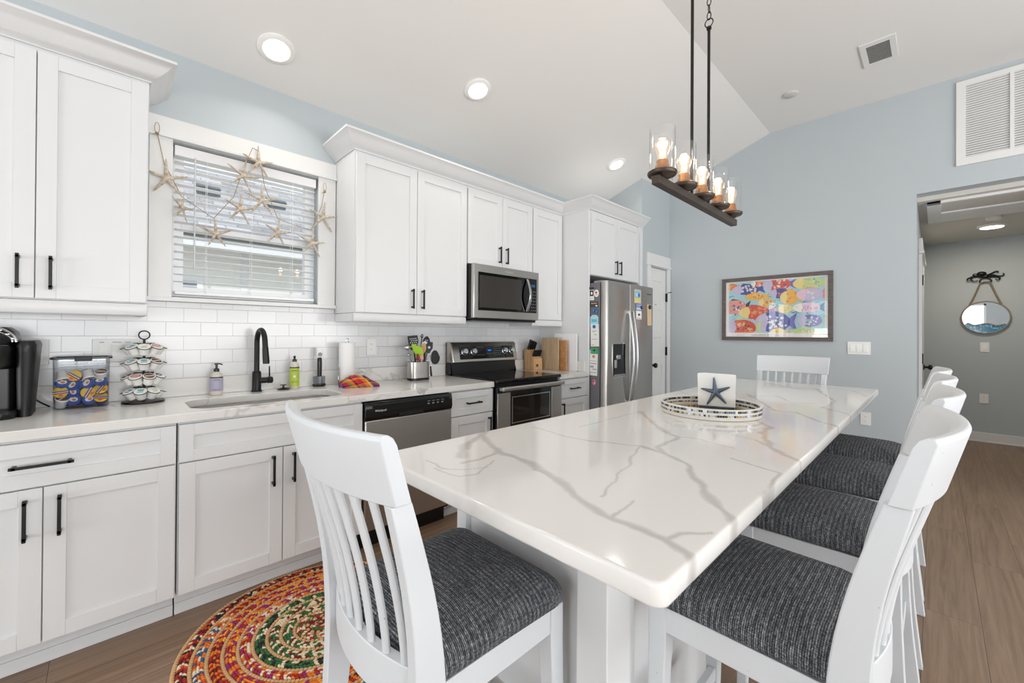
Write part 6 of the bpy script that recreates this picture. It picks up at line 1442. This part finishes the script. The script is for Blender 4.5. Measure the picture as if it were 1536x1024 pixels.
# boards
m = MB(); m.loft([[(x0, a, b) for a, b in rrect(2.555, 2.765, ZC, 1.232, 0.012)] for x0 in (3.125, 3.143)]); tag(obj('cutting_board', m, GREYOAK, bevel=0.002), 'tall pale wooden cutting board standing behind the knife block', 'cutting board')
m = MB(); m.loft([[(x0, a, b) for a, b in rrect(2.488, 2.70, ZC, 1.210, 0.012)] for x0 in (3.160, 3.182)]); tag(obj('cutting_board', m, mk_wood('patched_orange_wood', '#9c6a3e', '#cf9c66', (30, 30, 22)), bevel=0.002), 'shorter orange-brown wooden cutting board behind the tall pale one', 'cutting board')
m = MB(); m.loft([[(x0, a, b) for a, b in rrect(2.405, 2.685, ZC, 1.275, 0.014)] for x0 in (3.222, 3.232)]); tag(obj('plastic_cutting_board', m, M('translucent_white_board', '#f2f3f5', 0.4), bevel=0.002), 'white plastic cutting board leaning against the tall side panel', 'cutting board')

# ------------------------------------------------------------------ tray and napkins on the island
def mk_mosaic():
    t = NT('mother_of_pearl_mosaic'); tc = t.n('ShaderNodeTexCoord').outputs['UV']
    return t
tx, ty, TR = 1.985, 0.728, 0.207
tr = thing('round_tray', 'round white mosaic rimmed tray with mirrored base on the island', 'tray', (tx, ty, 0.9143))
PEARL = M('pearl_white', '#e9e4da', 0.3); 
z0 = 0.9145
m = MB(); m.lathe([(TR-0.01, z0), (TR, z0+0.001), (TR+0.003, z0+0.046), (TR-0.002, z0+0.048), (TR-0.006, z0+0.046), (TR-0.008, z0+0.006), (0.0, z0+0.006)][:6] + [(TR-0.012, z0+0.006)], (tx, ty, 0), 72); obj('rim', m, PEARL, tr)
m = MB(); m.lathe([(TR-0.0085, z0+0.0062), (TR-0.0085, z0+0.0075)], (tx, ty, 0), 64); obj('mirror_base', m, M('tinted_mirror', '#c9b48e', 0.06, 0.9), tr)
TILEC = [M('tile_blue_grey', '#5f6f86', 0.15, 0.5), M('tile_dark', '#3f3e40', 0.15, 0.5), M('tile_silver', '#b8bcc4', 0.1, 0.8), M('tile_gold', '#a8986a', 0.2, 0.6), M('tile_pale', '#d9dde4', 0.15, 0.3)]
rn = random.Random(4)
for zz, hgt, seq in ((z0+0.033, 0.009, (0, 1, 0, 2)), (z0+0.016, 0.008, (3, 4, 2, 3, 1))):
    for side in (1, -1):
        m = MB(); a_ = 0.0; R0 = TR+0.0015+(0.0008 if side > 0 else -0.0098) + (zz-z0)/0.046*0.0 
        while a_ < 2*PI-0.03:
            w_ = rn.uniform(0.030, 0.055); m.mi = rn.choice(seq) if rn.random() < 0.85 else 4
            c0 = Vector((tx+R0*math.cos(a_+w_/2), ty+R0*math.sin(a_+w_/2), zz+hgt/2)); u = Vector((math.cos(a_+w_/2), math.sin(a_+w_/2), 0)); m.obox(c0, (u, Vector((-u.y, u.x, 0)), (0, 0, 1)), (0.0012, R0*w_/2*0.85, hgt/2)); a_ += w_
        obj('mosaic_band', m, TILEC, tr)
# napkin holder facing the camera
na = math.atan2(0.74, 2.125)
nh_ = thing('napkin_holder', 'pewter starfish napkin holder on the round tray', 'napkin holder', (2.112, 0.742, z0+0.0080), rz=na-PI/2)
PEW = M('pewter_blue', '#5c6878', 0.35, 0.7, var=0.3)
m = MB(); m.box(-0.075, 0.075, -0.030, 0.045, 0.0, 0.006); obj('base', m, PEW, nh_, local=True, bevel=0.002)
m = MB(); star_mesh(m, 0.068, 0.0125, 0.006, PI/2+0.10, 0.0, [1.05, 0.95, 1.08, 1.05, 1.0], (-0.005, -0.030, 0.075)); m.ball((-0.005, -0.030, 0.075), 0.014, 12, 8, (1, 0.5, 1)); obj('starfish', m, PEW, nh_, local=True, angle=60)
m = MB(); m.box(-0.05, 0.05, 0.038, 0.042, 0.004, 0.09); obj('back_plate', m, PEW, nh_, local=True)
nk = thing('napkin_stack', 'thick stack of white paper napkins in the starfish holder', 'napkins', (2.112, 0.742, z0+0.0145), rz=na-PI/2)
m = MB(); rn = random.Random(9); NN = 14
for k in range(NN):
    y0 = -0.020+k*0.0040; jx, jz = rn.uniform(-0.0015, 0.0015), rn.uniform(-0.002, 0.002); lp = []
    for s, yy in ((0, y0), (1, y0+0.0037)):
        pts = [(-0.080+jx, 0.0), (0.080+jx, 0.0), (0.080+jx, 0.08), (0.082+jx, 0.148+jz), (0.05, 0.150+jz), (0.0, 0.151+jz), (-0.05, 0.153+jz), (-0.083+jx, 0.150+jz), (-0.081+jx, 0.08)]
        lp.append([(a, yy+(0.004*math.sin((b/0.15)*2.2)*(-1 if k < 6 else 1))*(0.5), b) for a, b in pts])
    m.loft(lp)
obj('napkins', m, PAPER, nk, local=True, smooth=False)
